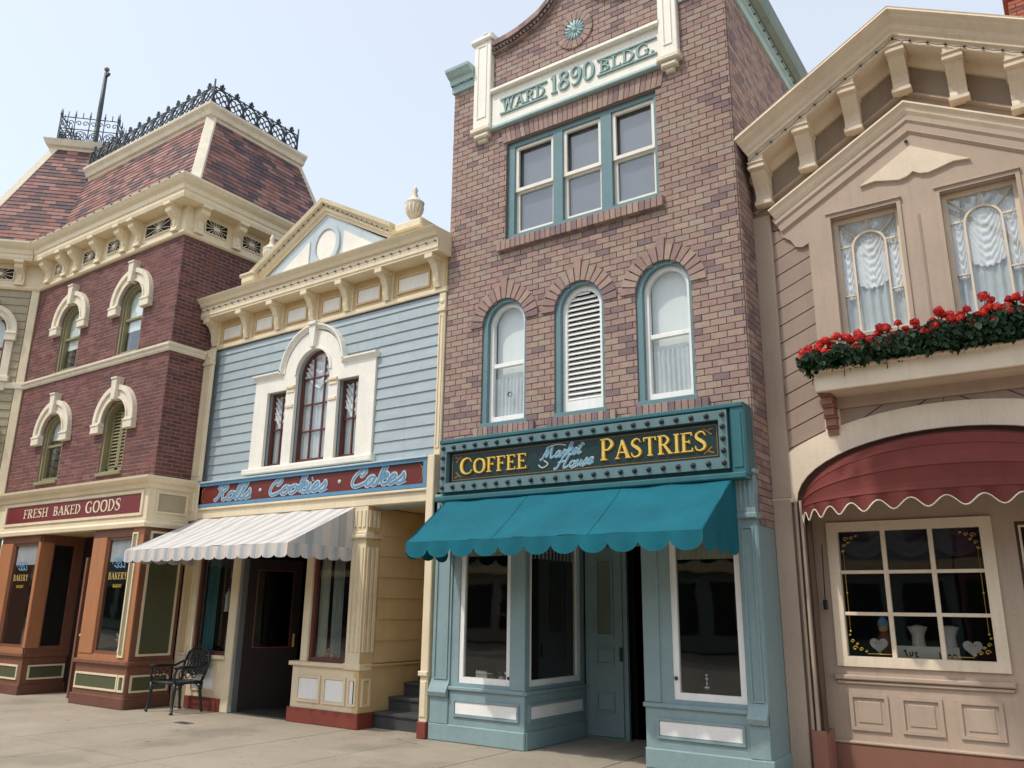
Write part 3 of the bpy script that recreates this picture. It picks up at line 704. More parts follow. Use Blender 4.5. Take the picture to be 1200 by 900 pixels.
cr = thing('roof_cresting', 'blue black ironwork cresting of ringed scrolls along the mansard roof top of the maroon building', 'ironwork', (tx, ty, zc))
w = (tx+.05+17.9)/13
first = crest_panel(CF, -17.9, zc, w, .57).build('crest_panel', IRONG, cr, norm=False)
for k in range(1, 13):
    o = bpy.data.objects.new('crest_panel', first.data); COL.objects.link(o); o.parent = cr; o.location = (w*k, 0, 0)
w2 = (10.55-ty+.05)/6
first = crest_panel(CS, ty-.05, zc, w2, .57).build('crest_panel', IRONG, cr, norm=False)
for k in range(1, 6):
    o = bpy.data.objects.new('crest_panel', first.data); COL.objects.link(o); o.parent = cr; o.location = (0, w2*k, 0)
for p in ((tx+.05, ty-.05), (tx+.05, 10.55)):
    MB().tube([(p[0], p[1], zc), (p[0], p[1], zc+.62)], .02, 5).build('corner_post', IRONG, cr)
sstr(Fr((0, 7.75-.44, 0), (1, 0, 0)), B1, [(-17.9, 8.97, 0), (-12.3, 8.97, 0)], .3)
# fascia with sign
F1g = FY(7.60); S1g = FX(-12.53)
pf = [(-17.85, 7.66, 0), (-12.55, 7.66, 0), (-12.55, 8.44, 0)]
MB().sweep(pf, (0, 0, 1), [(2.80, -.15), (2.80, .04), (2.86, .05), (2.90, .02), (2.94, .02), (2.95, .0), (3.42, 0), (3.44, .04), (3.50, .06), (3.53, .12), (3.58, .16), (3.62, .17), (3.64, -.15)]).build('shopfront_fascia', CREAM, B1)
sg1 = MB(F1g.back(.06)); sg1.plate(rect(-17.35, -12.66, 2.985, 3.40), [rect(-17.30, -12.71, 3.03, 3.355)], -.01, .03); sgo = sg1.build('sign', CREAM, B1)
MB(F1g.back(.06)).box(-17.29, -12.72, 3.04, 3.345, -.01, .012).build('sign_board', MAROON, sgo, norm=False)
write(F1g.back(.06), sgo, 'FRESH', ROM, -16.62, 3.115, .165, .013, .008, [CREAM], wid=.92)
write(F1g.back(.06), sgo, 'BAKED', ROM, -15.52, 3.115, .165, .013, .008, [CREAM], wid=.95)
write(F1g.back(.06), sgo, 'GOODS', ROM, -14.42, 3.105, .20, .013, .008, [CREAM], wid=1.12)
panel(S1g.back(.02), B1, 7.80, 8.38, 3.03, 3.39, .002, CREAM, TAUPE, .035, 'side_sign_panel')
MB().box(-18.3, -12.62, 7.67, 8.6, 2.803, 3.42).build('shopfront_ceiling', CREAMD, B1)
# ground floor bays
G = FY(7.70)
def b1bay(x0, x1, posts, win, side):
    MB(G).box(x0-.03, x1+.03, 0, .17, -.8, .03, .01).build('plinth', PLBR, B1)
    MB(G).box(x0, x1, .17, .64, -.78, 0).build('dado', WOODB, B1)
    MB(G).box(x0-.03, x1+.03, .64, .705, -.8, .045, .012).build('ledge', WOODB, B1)
    MB(G).box(x0, x1, .705, .79, -.78, .0).build('window_rail', WOODO, B1)
    MB(G).box(x0, x1, 2.66, 2.80, -.78, .0).build('head_rail', WOODB, B1)
    for a, b in posts: MB(G).box(a, b, .79, 2.66, -.10, .015, .006).build('post', WOODO, B1)
b1bay(-17.4, -15.888, [(-17.4, -16.93), (-15.97, -15.89)], None, 1)
b1bay(-14.10, -12.60, [(-14.08, -13.66)], None, 1)
MB(G).box(-15.99, -15.60, .79, 2.66, -.10, .012, .006)
panel(G, B1, -17.2, -16.0, .25, .50, .002, CREAM, OLIVE, .03)
panel(G, B1, -14.05, -12.80, .25, .50, .002, CREAM, OLIVE, .03); panel(G, B1, -12.78, -12.61, .25, .50, .002, CREAM, OLIVE, .03)
w1 = MB(G); w1.plate(rect(-16.93, -15.97, .79, 2.66), [rect(-16.88, -16.02, .84, 2.62)], -.06, -.02); wd = w1.build('shop_window', WOODB, B1)
MB(G).box(-16.88, -16.02, .84, 2.62, -.045, -.041).build('pane', GLASS_SHOP, wd, norm=False)
w1 = MB(G); w1.plate(rect(-13.66, -12.90, .79, 2.66), [rect(-13.62, -12.94, .84, 2.62)], -.06, -.02); wd2 = w1.build('shop_window', WOODB, B1)
MB(G).box(-13.62, -12.94, .84, 2.62, -.045, -.041).build('pane', GLASS_SHOP, wd2, norm=False)
GOLDW = M('worn_gold_paint', (.50, .36, .12), .5, .2, 20)
for wdd, x in ((wd, -16.86), (wd2, -13.60)):
    write(G.back(.038), wdd, 'BAKERY', ROM, x+.05, 1.97, .11, 0, .002, [GOLDW], wid=.56)
    for k in range(3): ribbon_m = MB(G.back(.038)); ribbon(ribbon_m, cs((x+.12+.1*k, 2.22), (x+.2+.1*k, 2.32), (x+.28+.1*k, 2.24), (x+.3+.1*k, 2.16), (x+.18+.1*k, 2.2)) and [(a, b, .018) for a, b, c in cs((x+.12+.1*k, 2.22), (x+.2+.1*k, 2.32), (x+.28+.1*k, 2.24), (x+.3+.1*k, 2.16), (x+.18+.1*k, 2.2))], 0, .002+.0004*k); ribbon_m.build('painted_emblem', LETB, wdd, norm=False)
    write(G.back(.038), wdd, 'BAKERY', ROM, x+.22, 1.84, .05, 0, .002, [GOLD], wid=.26)
# corner pier and side panelling
MB(G).box(-12.90, -12.592, .705, 2.80, -.08, .01).build('corner_pier', WOODO, B1)
panel(G, B1, -12.88, -12.72, .76, 2.72, .012, CREAM, OLIVEP, .03, 'pier_panel')
SG = FX(-12.58)
MB(SG).box(7.68, 8.47, 0, .168, -.1, .03, .01).build('plinth', PLBR, B1)
MB(SG).box(7.712, 8.47, .17, 2.797, -.1, 0).build('side_panelling', WOODB, B1)
MB(SG).box(7.67, 8.47, .642, .703, -.1, .045, .012).build('ledge', WOODB, B1)
panel(SG, B1, 7.80, 8.40, .78, 2.74, .002, CREAM, OLIVE, .035, 'side_panel'); panel(SG, B1, 7.76, 8.42, .24, .50, .002, CREAM, OLIVE, .03)
# left bay's side, facing the doorway
SB = FX(-15.87)
m = MB(SB); m.plate(rect(7.70, 8.5, .705, 2.80), [rect(7.95, 8.32, .82, 2.62)], -.06, 0); m.build('bay_side', WOODB, B1)
MB(SB).box(7.682, 7.93, .79, 2.66, -.02, .01, .004).build('post', WOODO, B1)
MB(SB).box(7.95, 8.32, .82, 2.62, -.03, -.026).build('pane', GLASS_SHOP, B1, norm=False)
panel(SB, B1, 7.80, 8.45, .25, .50, .002, CREAM, OLIVE, .03)
# doorway
MB().box(-15.87, -14.1, 8.5, 8.56, 0, 2.8).build('doorway_back', DARKW, B1)
dl = Fr((-14.42, 7.80, 0), (.12, .99, 0)); m = MB(dl); m.box(0, .72, .04, 2.35, -.03, .03, .006); dr = m.build('door', WOODB, B1)
MB(dl).box(.12, .60, .95, 2.2, .028, .034).build('door_panel', DARKW, dr); MB(dl).ball(dl(.06, 1.05, .05), .03).build('door_handle', GOLD, dr)
# shop interior, shelf of the window display
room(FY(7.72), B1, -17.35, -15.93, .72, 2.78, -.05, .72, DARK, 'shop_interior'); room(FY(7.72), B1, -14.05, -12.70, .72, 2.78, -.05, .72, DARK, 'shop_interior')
MB(G).box(-17.35, -15.9, .72, .76, -.75, -.06).build('display_shelf', WOODB, B1); MB(G).box(-14.08, -12.7, .72, .76, -.75, -.06).build('display_shelf', WOODB, B1)
# ================================================================== olive corner building on the far left (angled front)
q = .70710678
B0 = thing('corner_building', 'olive clapboard corner building with angled front and slate roof at the left edge', 'building', (-18.5, 7.0, 0))
D0 = Fr((-17.75, 7.75, 0), (q, q, 0))      # u negative away from the inner corner
H0 = [(-1.22, -.52, 6.10, 7.45, .35), (-1.22, -.52, 3.85, 5.2, .35)]
m = MB(D0); m.plate(rect(-2.0, 0, 3.55, 8.12), [arch(*h) for h in H0], -.25, -.012); w0 = m.build('front_wall', SIDE0, B0)
boards(D0, w0, -2.0, -.19, 3.66, 8.05, .175, H0, SIDE0)
MB(D0).box(-.17, -.012, 3.6, 8.06, -.02, .035, .008).build('corner_trim', CREAM, B0)
MB(D0).box(-2.0, .0, 5.85, 5.98, -.02, .06, .01).build('band_course', STONE, B0)
MB(D0).box(-2.05, -.0, 3.44, 3.63, -.02, .16, .02).build('lower_cornice', CREAM, B0)
MB(D0).box(-2.05, -.03, 0, 3.44, -.3, .02).build('ground_floor', WOODB, B0)
for h in H0:
    ua, ub, va, vt, r = h; c = (ua+ub)/2
    hood(D0, B0, c, .56, .36, vt-.35, .22, STONE)
    for s in (-1, 1): MB(D0).box(*sorted((c+s*.36, c+s*.52)), va, vt-.57, -.01, .05, .01).build('window_casing', STONE, B0)
    MB(D0).box(ua-.22, ub+.22, va-.12, va, -.02, .11, .012).build('window_sill', STONE, B0); MB(D0).box(ub+.02, ub+.16, va-.30, va-.12, -.02, .07, .01).build('sill_bracket', STONE, B0)
    sash(D0, B0, ua, ub, va, vt, .35, WOODB, GLASS, -.08, t=.05, rail=va+.62)
    room(D0, B0, ua, ub, va, vt, -.2, .4); MB(D0).box(ua+.05, ub-.05, va+.45, vt-.05, -.17, -.165).build('roller_blind', BLIND, B0, norm=False)
p0 = [tuple(D0(-2.0, 0, 0)), tuple(D0(0.0, 0, 0))]
MB().sweep(p0, (0, 0, 1), [(8.02, -.02), (8.02, .05), (8.06, .075), (8.10, .075), (8.13, .04), (8.64, .03), (8.64, -.02)]).build('frieze', CREAM, B0)
p0 = [tuple(D0(-2.3, 0, .002)), tuple(D0(-.16, 0, .002))]
MB().sweep(p0, (0, 0, 1), [(8.603, 0), (8.603, .29), (8.66, .31), (8.72, .31), (8.74, .33), (8.82, .345), (8.88, .40), (8.95, .44), (8.993, .44), (8.997, .0)]).build('cornice', CREAM, B0)
bracket(D0.back(-.03), B0, -.42, .17, 8.12, 8.62, .27, CREAM, 'cornice_bracket'); bracket(D0.back(-.03), B0, -1.3, .17, 8.12, 8.62, .27, CREAM, 'cornice_bracket')
grille(D0, B0, -1.15, -.56)
RD = Fr(D0(0, 0, -.1)+Vector((0, 0, 9.0)), (q, q, 0), (-q*sa_, q*sa_, ca))
HD = 3.0/ca
def dlim(v): z = v*ca; return (-1.82+.415*z, .10+.22*z if z < 2.2 else .58)
m = MB(RD); m.plate([(-1.82, 0), (.02, 0), (.58, 2.2/ca), (.58, HD), (-1.82+.415*3.0, HD)], [], -.06, 0); rd = m.build('roof_slope', SHU, B0)
courses(RD, rd, 'slates', -2, 1, 0, HD, .24, .105, [], SH, SHW, gap=.006, th=.016, lim=dlim, nind=300, shingle=True, name='slate')
beam(RD(-1.84, 0, 0), RD(-1.84+.415*3.0, HD, 0), .16, .06, (1, -1, .3), 'hip_trim', STONE, B0)
a0 = RD(-.68, HD, 0); a1 = RD(.72, HD, 0); nn = Vector((q, -q, 0)); back = -nn*1.5
bx = Fr((a0.x, a0.y, 0), (q, q, 0)); L = (a1-a0).length; zt = a0.z
pp = [tuple(bx(0, 0, -1.5)), tuple(bx(0, 0, 0)), tuple(bx(L, 0, 0)), tuple(bx(L, 0, -1.5))]
MB().sweep(pp, (0, 0, 1), [(zt-.05, -.2), (zt-.05, .03), (zt, .05), (zt+.03, .11), (zt+.12, .15), (zt+.17, .17), (zt+.18, -.2)]).build('platform_cornice', STONE, B0)
MB(bx).box(.05, L-.05, zt-.1, zt+.16, -1.5, .02).build('platform', SHU, B0)
MB(bx).box(-.6, L, 3.6, zt-.1, -2.4, -1.0).build('building_body', DARK, B0)
cw = thing('platform_railing', 'tall ironwork railing with spiked finials round the rooftop platform behind the flagpole', 'railing', tuple(bx(L/2, 0, -.7)+Vector((0, 0, zt+.18))))
def rail_side(F, u0, u1, v, h, n):
    w = (u1-u0)/n
    for k in range(n):
        u = u0+k*w; m = MB(F); r = .013
        m.tube([(u, v, 0), (u, v+h*.80, 0)], r, 4); m.lathe(F(u, v+h*.8, 0), [(.010, 0), (.026, .03), (.018, .06), (.003, .19)], 5)
        for q_ in (.03, .44, .78): m.tube([(u, v+h*q_, 0), (u+w, v+h*q_, 0)], r, 4)
        for s in (.03, .78): m.tube([(u+w/2, v+h*s, 0), (u+w/2, v+h*(s+.16), 0)], r*.8, 4)
        cx, cz = u+w/2, v+h*.235; R = min(w*.42, h*.19)
        m.tube([(cx+R*math.cos(t*PI/6), cz+R*math.sin(t*PI/6), 0) for t in range(12)], r, 4, closed=True)
        for a in range(4): m.tube([(cx+R*.45*math.cos(a*PI/2+.78)+R*.3*math.cos(t*PI/3), cz+R*.45*math.sin(a*PI/2+.78)+R*.3*math.sin(t*PI/3), 0) for t in range(6)], r*.9, 4, closed=True)
        for s in (-1, 1):
            cx2 = u+w/2+s*w*.22; cz2 = v+h*.62
            m.tube([(cx2+s*.065*math.cos(t)*(1-t/9), cz2+.075*math.sin(t)*(1-t/9), 0) for t in [i*.6 for i in range(12)]], r*.85, 4)
        m.build('railing_panel', IRONG, cw, norm=False)
    MB(F).tube([(u1, v, 0), (u1, v+h*.80, 0)], .014, 4).lathe(F(u1, v+h*.8, 0), [(.014, 0), (.03, .03), (.02, .06), (.003, .22)], 5).build('corner_post', IRONG, cw, norm=False)
rail_side(bx.back(.06), .05, L-.03, zt+.18, .92, 4)
for u_ in (.08, L-.06):
    fs = Fr(bx(u_, 0, -.06), (-q, q, 0), (0, 0, 1)); rail_side(fs, 0, 1.3, zt+.18, .92, 4)
rail_side(bx.back(1.36), .08, L-.06, zt+.18, .92, 4)
fpb = bx(L*.50, zt+.16, -.6)
fp = thing('flagpole', 'dark grey rooftop flagpole with a round ball on top and no flag', 'flagpole', tuple(fpb))
MB().lathe(fpb, [(.09, 0), (.09, .06), (.062, .09), (.058, 1.4), (.042, 2.42), (.0, 2.43)], 12).build('pole', M('grey_pole', (.045, .055, .06), .5), fp)
MB().ball(fpb+Vector((0, 0, 2.52)), .065, 10, 7).build('ball_finial', M('bronze_ball', (.20, .16, .11), .4), fp)
MB().box(fpb.x, fpb.x+.16, fpb.y-.03, fpb.y+.03, fpb.z+2.30, fpb.z+2.36).build('pulley', IRONG, fp)
# ================================================================== pale blue clapboard shop building
B2 = thing('shop_building', 'pale blue clapboard shop building with cream bracketed cornice, pediment, three-part window and striped awning', 'building', (-9.9, 8.6, 0))
F2 = FY(8.60); G2 = FY(8.50)
side2 = [(-10.90, -10.43, 3.76, 5.0, 0), (-9.24, -8.78, 3.76, 5.0, 0)]; mid2 = (-10.22, -9.44, 3.76, 5.60, .39)
H2 = side2+[mid2]
m = MB(F2); m.plate(rect(-12.62, -7.14, 2.95, 6.9), [arch(*h) for h in H2], -.25, -.004); w2 = m.build('front_wall', BLUE, B2)
cas = [(-11.25, -8.43, 3.70, 5.28, 0), (-10.50, -9.17, 3.70, 5.90, .665)]
boards(F2, w2, -12.36, -7.25, 3.58, 6.02, .1655, cas, BLUE, joint=2.2)
# palladian casing
out = [(-11.22, 3.72), (-8.44, 3.72), (-8.44, 5.26), (-9.19, 5.26)]+[(-9.84+.65*math.cos(t), 5.26+.65*math.sin(t)) for t in [PI*i/20 for i in range(1, 20)]]+[(-10.49, 5.26), (-11.22, 5.26)]
m = MB(F2); m.plate(out, [arch(*h) for h in H2], -.02, .055); m.build('window_casing', WHITE, B2)
PH = [(.0, .03), (.06, .03), (.075, .0), (.12, -.03), (.12, -.055), (.0, -.055)]
for pth in ([(-11.26, 5.27, 0), (-10.535, 5.27, 0)], [(-9.84-.69*math.cos(t), 5.27+.69*math.sin(t), 0) for t in [PI*i/20 for i in range(21)]], [(-9.145, 5.27, 0), (-8.40, 5.27, 0)]):
    MB(F2).sweep(pth, (0, -1, 0), [(a, b) for a, b in PH]).build('hood_moulding', WHITE, B2)
m = MB(F2); m.band(arc(-9.83, 5.21, .39, .39, 0, 180, 20), arc(-9.83, 5.21, .43, .43, 0, 180, 20), .05, .075); m.build('arch_moulding', WHITE, B2)
k = MB(F2); k.plate([(-9.885, 5.62), (-9.795, 5.62), (-9.765, 5.99), (-9.915, 5.99)], [], 0, .13); k.box(-9.93, -9.75, 5.99, 6.05, 0, .16, .008); k.build('keystone', WHITE, B2)
for c in (-10.325, -9.34):
    k = MB(F2); k.box(c-.095, c+.095, 5.0, 5.05, 0, .085, .008); k.box(c-.085, c+.085, 4.93, 4.97, 0, .07, .006); k.box(c-.085, c+.085, 4.68, 4.73, 0, .075, .006); k.build('column_capital', CREAM, B2)
MB(F2).box(-11.32, -8.38, 3.64, 3.735, -.02, .12, .015).build('window_sill', WHITE, B2)
WB = M('mahogany_window_paint', (.13, .04, .03), .4, .15)
wds = []
for (ua, ub, va, vt, r), rows in ((side2[0], 2), (side2[1], 2)):
    c = (ua+ub)/2; bars = [(c-.012, c+.012, va+.05, vt-.04)]+[(ua+.04, ub-.04, va+.05+(vt-va-.09)*k/2-.012, va+.05+(vt-va-.09)*k/2+.012) for k in (1,)]
    wds.append(sash(F2, B2, ua, ub, va, vt, 0, WB, GLASS, -.10, t=.045, bars=bars, fd=.03, tb=.06))
ua, ub, va, vt, r = mid2
bars = [(ua+(ub-ua)*k/3-.012, ua+(ub-ua)*k/3+.012, va+.05, vt-.12) for k in (1, 2)]+[(ua+.04, ub-.04, va+.08+.44*k-.012, va+.08+.44*k+.012) for k in (1, 2, 3)]
sash(F2, B2, ua, ub, va, vt, r, WB, GLASS, -.10, t=.045, bars=bars, fd=.03, tb=.07)
for (ua, ub, va, vt, r), nm in zip(H2, ('left narrow', 'right narrow', 'tall arched middle')):
    room(F2, B2, ua, ub, va, vt, -.24, .45)
    cu = cloth(F2, ua+.03, ub-.03, va+.04, vt-.06, 7, .018, LACEG, -.135, seed=len(nm)).build('curtain', LACEG, None, norm=False, org=((ua+ub)/2, 8.75, va))
    tag(cu, 'grey sheer curtain in the %s light of the three-part window' % nm, 'curtain')
    vl = cloth(F2, ua+.03, ub-.03, vt-.62, vt-.05, 2, .03, LACE, -.125, bottom=lambda t: .22*abs(2*t-1)**1.3, nv=16, chev=4).build('swag', LACE, None, norm=False, org=((ua+ub)/2, 8.75, vt))
    tag(vl, 'white ruched swag at the top of the %s light, three-part window' % nm, 'swag curtain')
# frieze, cornice
MB(F2).box(-12.62, -7.13, 6.02, 6.60, -.02, .03).build('frieze', CREAMD, B2)
MB(F2).box(-12.64, -7.11, 6.02, 6.10, 0, .06, .012).build('frieze_moulding', CREAM, B2)
bx_ = [-12.50, -11.60, -10.78, -9.93, -9.13, -8.27, -7.27]
for x in bx_:
    m = MB(F2.back(-.03)); nprof(m, F2.back(-.03), x-.055, x+.055, [(0, 6.10), (.06, 6.10), (.09, 6.2), (.10, 6.3), (.16, 6.42), (.24, 6.48), (.26, 6.56), (0, 6.56)])
    m.box(x-.075, x+.075, 6.48, 6.56, 0, .28, .008); m.box(x-.10, x+.10, 6.10, 6.56, -.01, .02); m.build('cornice_bracket', CREAM, B2)
for a, b in zip(bx_, bx_[1:]):
    c = (a+b)/2; w = (b-a)/2-.17; panel(F2.back(-.03), B2, c-w, c+w, 6.16, 6.44, .002, CREAMD, WHITE, .03, 'frieze_panel')
pc = [(-12.75, 8.60, 0), (-7.10, 8.60, 0)]
MB().sweep([(-12.66, 8.60, 0), (-7.08, 8.60, 0)], (0, 0, 1), [(6.56, 0), (6.56, .31), (6.59, .31), (6.60, .325), (6.77, .325), (6.78, .36), (6.83, .385), (6.89, .44), (6.91, .45), (6.93, .0)]).build('cornice', CREAM, B2)
sstr(F2, B2, [(-12.6, 6.70, .33), (-7.12, 6.70, .33)], .17)
MB(W).box(-12.6, -7.15, 8.7, 14, 6.0, 6.9).build('roof', SHU, B2)
MB(W).box(-12.6, -7.15, 9.5, 14, 3.2, 6.0).build('building_body', DARK, B2)
# pediment
F2p = FY(8.38)
m = MB(F2p); m.plate([(-11.05, 6.90), (-8.13, 6.90), (-8.13, 7.0), (-9.59, 7.86), (-11.05, 7.0)], [], -.35, 0); m.build('pediment', PBLUE, B2)
m = MB(F2p); rk = [(-11.48, 7.27, 0), (-11.15, 7.13, 0), (-9.59, 7.98, 0), (-8.03, 7.13, 0), (-7.98, 7.12, 0)]
m.sweep([(-11.30, 7.04, 0), (-9.59, 7.96, 0), (-8.05, 7.11, 0)], (0, -1, 0), [(-.3, .10), (.02, .10), (.03, .05), (.07, .04), (.08, -.03), (.14, -.06), (.16, -.12), (-.3, -.12)]).build('raking_cornice', CREAM, B2)
MB(F2p).box(-11.50, -11.16, 6.98, 7.12, -.30, .16, .02).box(-11.46, -11.20, 6.88, 6.98, -.28, .12).build('pediment_end', CREAM, B2)
MB(F2p).box(-11.53, -11.14, 7.10, 7.16, -.32, .19, .02).build('pediment_end_cap', CREAM, B2)
m = MB(F2p); m.band(arc(-9.54, 7.28, .24, .285, 0, 360, 28)[:-1], arc(-9.54, 7.28, .32, .365, 0, 360, 28)[:-1], -.01, .035, closed=True); m.build('oval_moulding', PBLUE, B2)
m = MB(F2p); m.plate(arc(-9.54, 7.28, .235, .28, 0, 360, 28)[:-1], [], -.01, .012); m.build('oval_panel', WHITE, B2)
for s in (-1, 1):
    X = lambda d: -9.54+s*d
    P = [(X(.40), 6.96), (X(1.20), 6.96), (X(.40), 7.44)]
    if s < 0: P = [P[0], P[2], P[1]]
    MB(F2p).plate(P, [], -.01, .022).build('triangular_panel', WHITE, B2)
sstr(F2p, B2, [(-11.2, 7.10, .09), (-9.59, 7.985, .09)], .13); sstr(F2p, B2, [(-9.59, 7.985, .09), (-8.1, 7.13, .09)], .13)
# urns on their blocks
MB(F2p).box(-8.03, -7.52, 6.88, 7.06, -.38, .02, .01).box(-8.08, -7.46, 7.06, 7.20, -.42, .07, .02).build('urn_pedestal', CREAM, B2)
def urn(x, y, z, s, label):
    t = thing('stone_urn', label, 'urn', (x, y, z))
    MB().lathe((x, y, z), [(.0, 0), (.10*s, 0), (.10*s, .03*s), (.045*s, .07*s), (.04*s, .11*s), (.08*s, .15*s), (.125*s, .24*s), (.14*s, .34*s), (.145*s, .36*s), (.155*s, .38*s), (.14*s, .40*s), (.0, .40*s)], 18).build('bowl', STONE, t)
    m = MB()
    for k in range(14):
        a = 2*PI*k/14; m.tube([(x+r*s*math.cos(a), y+r*s*math.sin(a), z+h*s) for r, h in ((.05, .12), (.085, .155), (.128, .24), (.142, .33))], .010*s, 4)
    m.build('fluting', STONE, t, kind=None)
    MB().lathe((x, y, z+.40*s), [(.11*s, 0), (.09*s, .05*s), (.04*s, .08*s), (.05*s, .12*s), (.03*s, .16*s), (.045*s, .20*s), (.025*s, .25*s), (0, .30*s)], 12).build('lid', STONE, t)
urn(-7.77, 8.50, 7.20, 1.0, 'large cream fluted urn with a lid at the right end of the blue building pediment')
MB(F2p).box(-11.52, -11.22, 6.88, 7.42, -.45, -.17, .02).build('urn_pedestal', CREAM, B2)
urn(-11.37, 8.69, 7.42, .95, 'smaller cream urn half hidden behind the left foot of the blue building pediment')
# trims
def trim(F, parent, a, b, v0, v1, n, mat, inner=.05):
    MB(F).box(a, b, v0, v1, -.02, n, .01).build('corner_trim', mat, parent)
    m = MB(F); m.plate(rect(a+inner, b-inner, v0+.1, v1-.35), [rect(a+inner+.015, b-inner-.015, v0+.115, v1-.365)], n-.005, n+.012); m.build('trim_moulding', mat, parent)
    MB(F).box(a-.012, b+.012, v1-.30, v1-.24, -.02, n+.025, .008).build('trim_collar', mat, parent); MB(F).ball(F((a+b)/2, v1-.14, n), .045, 8, 5, (1, .4, 1)).build('trim_boss', mat, parent)
trim(FY(8.47), B2, -12.64, -12.36, 3.62, 6.02, .02, CREAM)
trim(F2, B2, -7.255, -7.135, 3.62, 6.02, .04, CREAM, .025)
MB(FY(8.47)).box(-12.66, -12.34, 2.95, 3.60, -.1, .035, .01).box(-12.56, -12.44, 3.1, 3.45, .03, .05, .01).build('corner_trim', CREAM, B2)
MB(F2).box(-7.26, -7.13, 2.6, 3.60, -.02, .16, .01).build('corner_trim', CREAM, B2)
# sign
s2 = MB(G2); s2.plate(rect(-12.40, -7.27, 3.165, 3.575), [rect(-12.34, -7.33, 3.22, 3.525)], -.08, .05); sg = s2.build('sign', SIGNB, B2)
MB(G2).box(-12.335, -7.335, 3.225, 3.52, -.02, .012).build('sign_board', BROWN, sg, norm=False)
MB(G2).box(-12.42, -7.25, 3.575, 3.60, -.08, .075, .004).build('sign_cap', LETL, sg)
m = MB(G2)
for uu in (-12.30, -7.37):
    s = 1 if uu < -10 else -1
    m.tube([(uu+s*.06, 3.255, .014), (uu, 3.30, .014), (uu, 3.45, .014), (uu+s*.06, 3.495, .014)], .004, 3)
m.build('corner_flourish', GOLD, sg, norm=False)
for wd_, x, wid in (('Rolls', -11.98, 1.0), ('Cookies', -10.62, 1.42), ('Cakes', -8.80, 1.16)):
    write(G2, sg, wd_, SCR, x, 3.268, .27, .013, .012, [LETB, LETL], wid=wid*.95, slant=.30, sp=-.02, outline=.075, caps=.92)
for x in (-10.78, -8.98): MB(G2).lathe(G2(x, 3.37, .013), [(.03, 0), (.03, .012), (0, .014)], 10, axis=(0, -1, 0)).build('sign_dot', LETL, sg)
MB(G2).box(-12.45, -7.14, 2.975, 3.165, -.3, .02, .012).build('lintel', CREAM, B2); MB(G2).box(-12.42, -7.14, 3.12, 3.16, 0, .055, .01).build('lintel_moulding', CREAM, B2)
# ground floor
MB(G2).box(-12.58, -12.17, 0, 2.98, -.3, 0).build('pier', CREAM, B2); panel(G2, B2, -12.52, -12.28, .80, 2.7, .002, CREAM, CREAMD, .03, 'pier_panel')
MB(G2).box(-12.17, -11.28, 0, .19, -.3, .03, .01).build('plinth', REDBASE, B2); MB(G2).box(-9.735, -8.335, 0, .20, -.1, .035, .01).build('plinth', REDBASE, B2)
MB(G2).box(-12.17, -11.28, .19, .76, -.25, 0).build('dado', CREAM, B2); MB(G2).box(-9.70, -8.362, .20, .76, -.25, 0).build('dado', CREAM, B2)
MB(G2).box(-12.19, -11.26, .76, .82, -.25, .05, .012).build('ledge', CREAM, B2); MB(G2).box(-9.75, -8.62, .76, .82, -.25, .05, .012).box(-8.66, -8.34, .745, .835, -.2, .035, .01).build('ledge', CREAM, B2)
panel(G2, B2, -12.05, -11.45, .28, .66, .002, CREAM, BWHITE, .03)
for a, b in ((-9.58, -9.10), (-9.04, -8.60)): panel(G2, B2, a, b, .28, .64, .002, CREAM, BWHITE, .035)
panel(G2, B2, -8.56, -8.40, .28, .64, .002, CREAM, BWHITE, .03)
MB(G2).box(-11.28, -11.10, 0, 2.98, -.1, .012, .008).build('door_post', CREAM, B2); MB(G2).box(-11.10, -11.04, 0, 2.3, -.3, -.02).build('door_jamb', M('grey_door_jamb', (.17, .18, .18), .5), B2)
MB(G2).box(-9.56, -9.42, .82, 2.98, -.1, .012, .008).build('window_post', CREAM, B2)
MB(G2).box(-12.17, -8.62, 2.42, 2.975, -.12, 0).build('head_board', WOODB, B2)
for a, b in ((-12.17, -11.28), (-9.42, -8.62)):
    m = MB(G2); m.plate(rect(a, b, .82, 2.42), [rect(a+.05, b-.05, .88, 2.38)], -.10, -.03); wdx = m.build('shop_window', WB, B2)
    MB(G2).box(a+.045, b-.045, .875, 2.385, -.07, -.066).build('pane', GLASS_SHOP, wdx, norm=False)
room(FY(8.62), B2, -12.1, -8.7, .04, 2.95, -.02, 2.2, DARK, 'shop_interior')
MB().box(-11.1, -9.7, 8.52, 10.8, .0, .012).build('shop_floor', STEP, B2)
dl = Fr((-11.02, 8.62, 0), (.42, .91, 0)); m = MB(dl); m.plate(rect(0, .85, .04, 2.3), [rect(.14, .71, .95, 2.12)], -.02, .02); dr = m.build('door', DARKW, B2)
MB(dl).box(.14, .71, .95, 2.12, -.003, .001).build('door_pane', GLASS_SHOP, dr, norm=False); m = MB(dl); m.plate(rect(.13, .72, .94, 2.13), [rect(.145, .705, .955, 2.115)], .018, .026); m.build('gilt_line', WB, dr)
MB(dl).box(.76, .79, .95, 1.15, .02, .06, .004).build('door_handle', GOLD, dr)
TEALD2 = clothmat('teal_green_drape', (.07, .20, .21), .1)
GREYD = clothmat('grey_green_drape', (.34, .38, .33), .1)
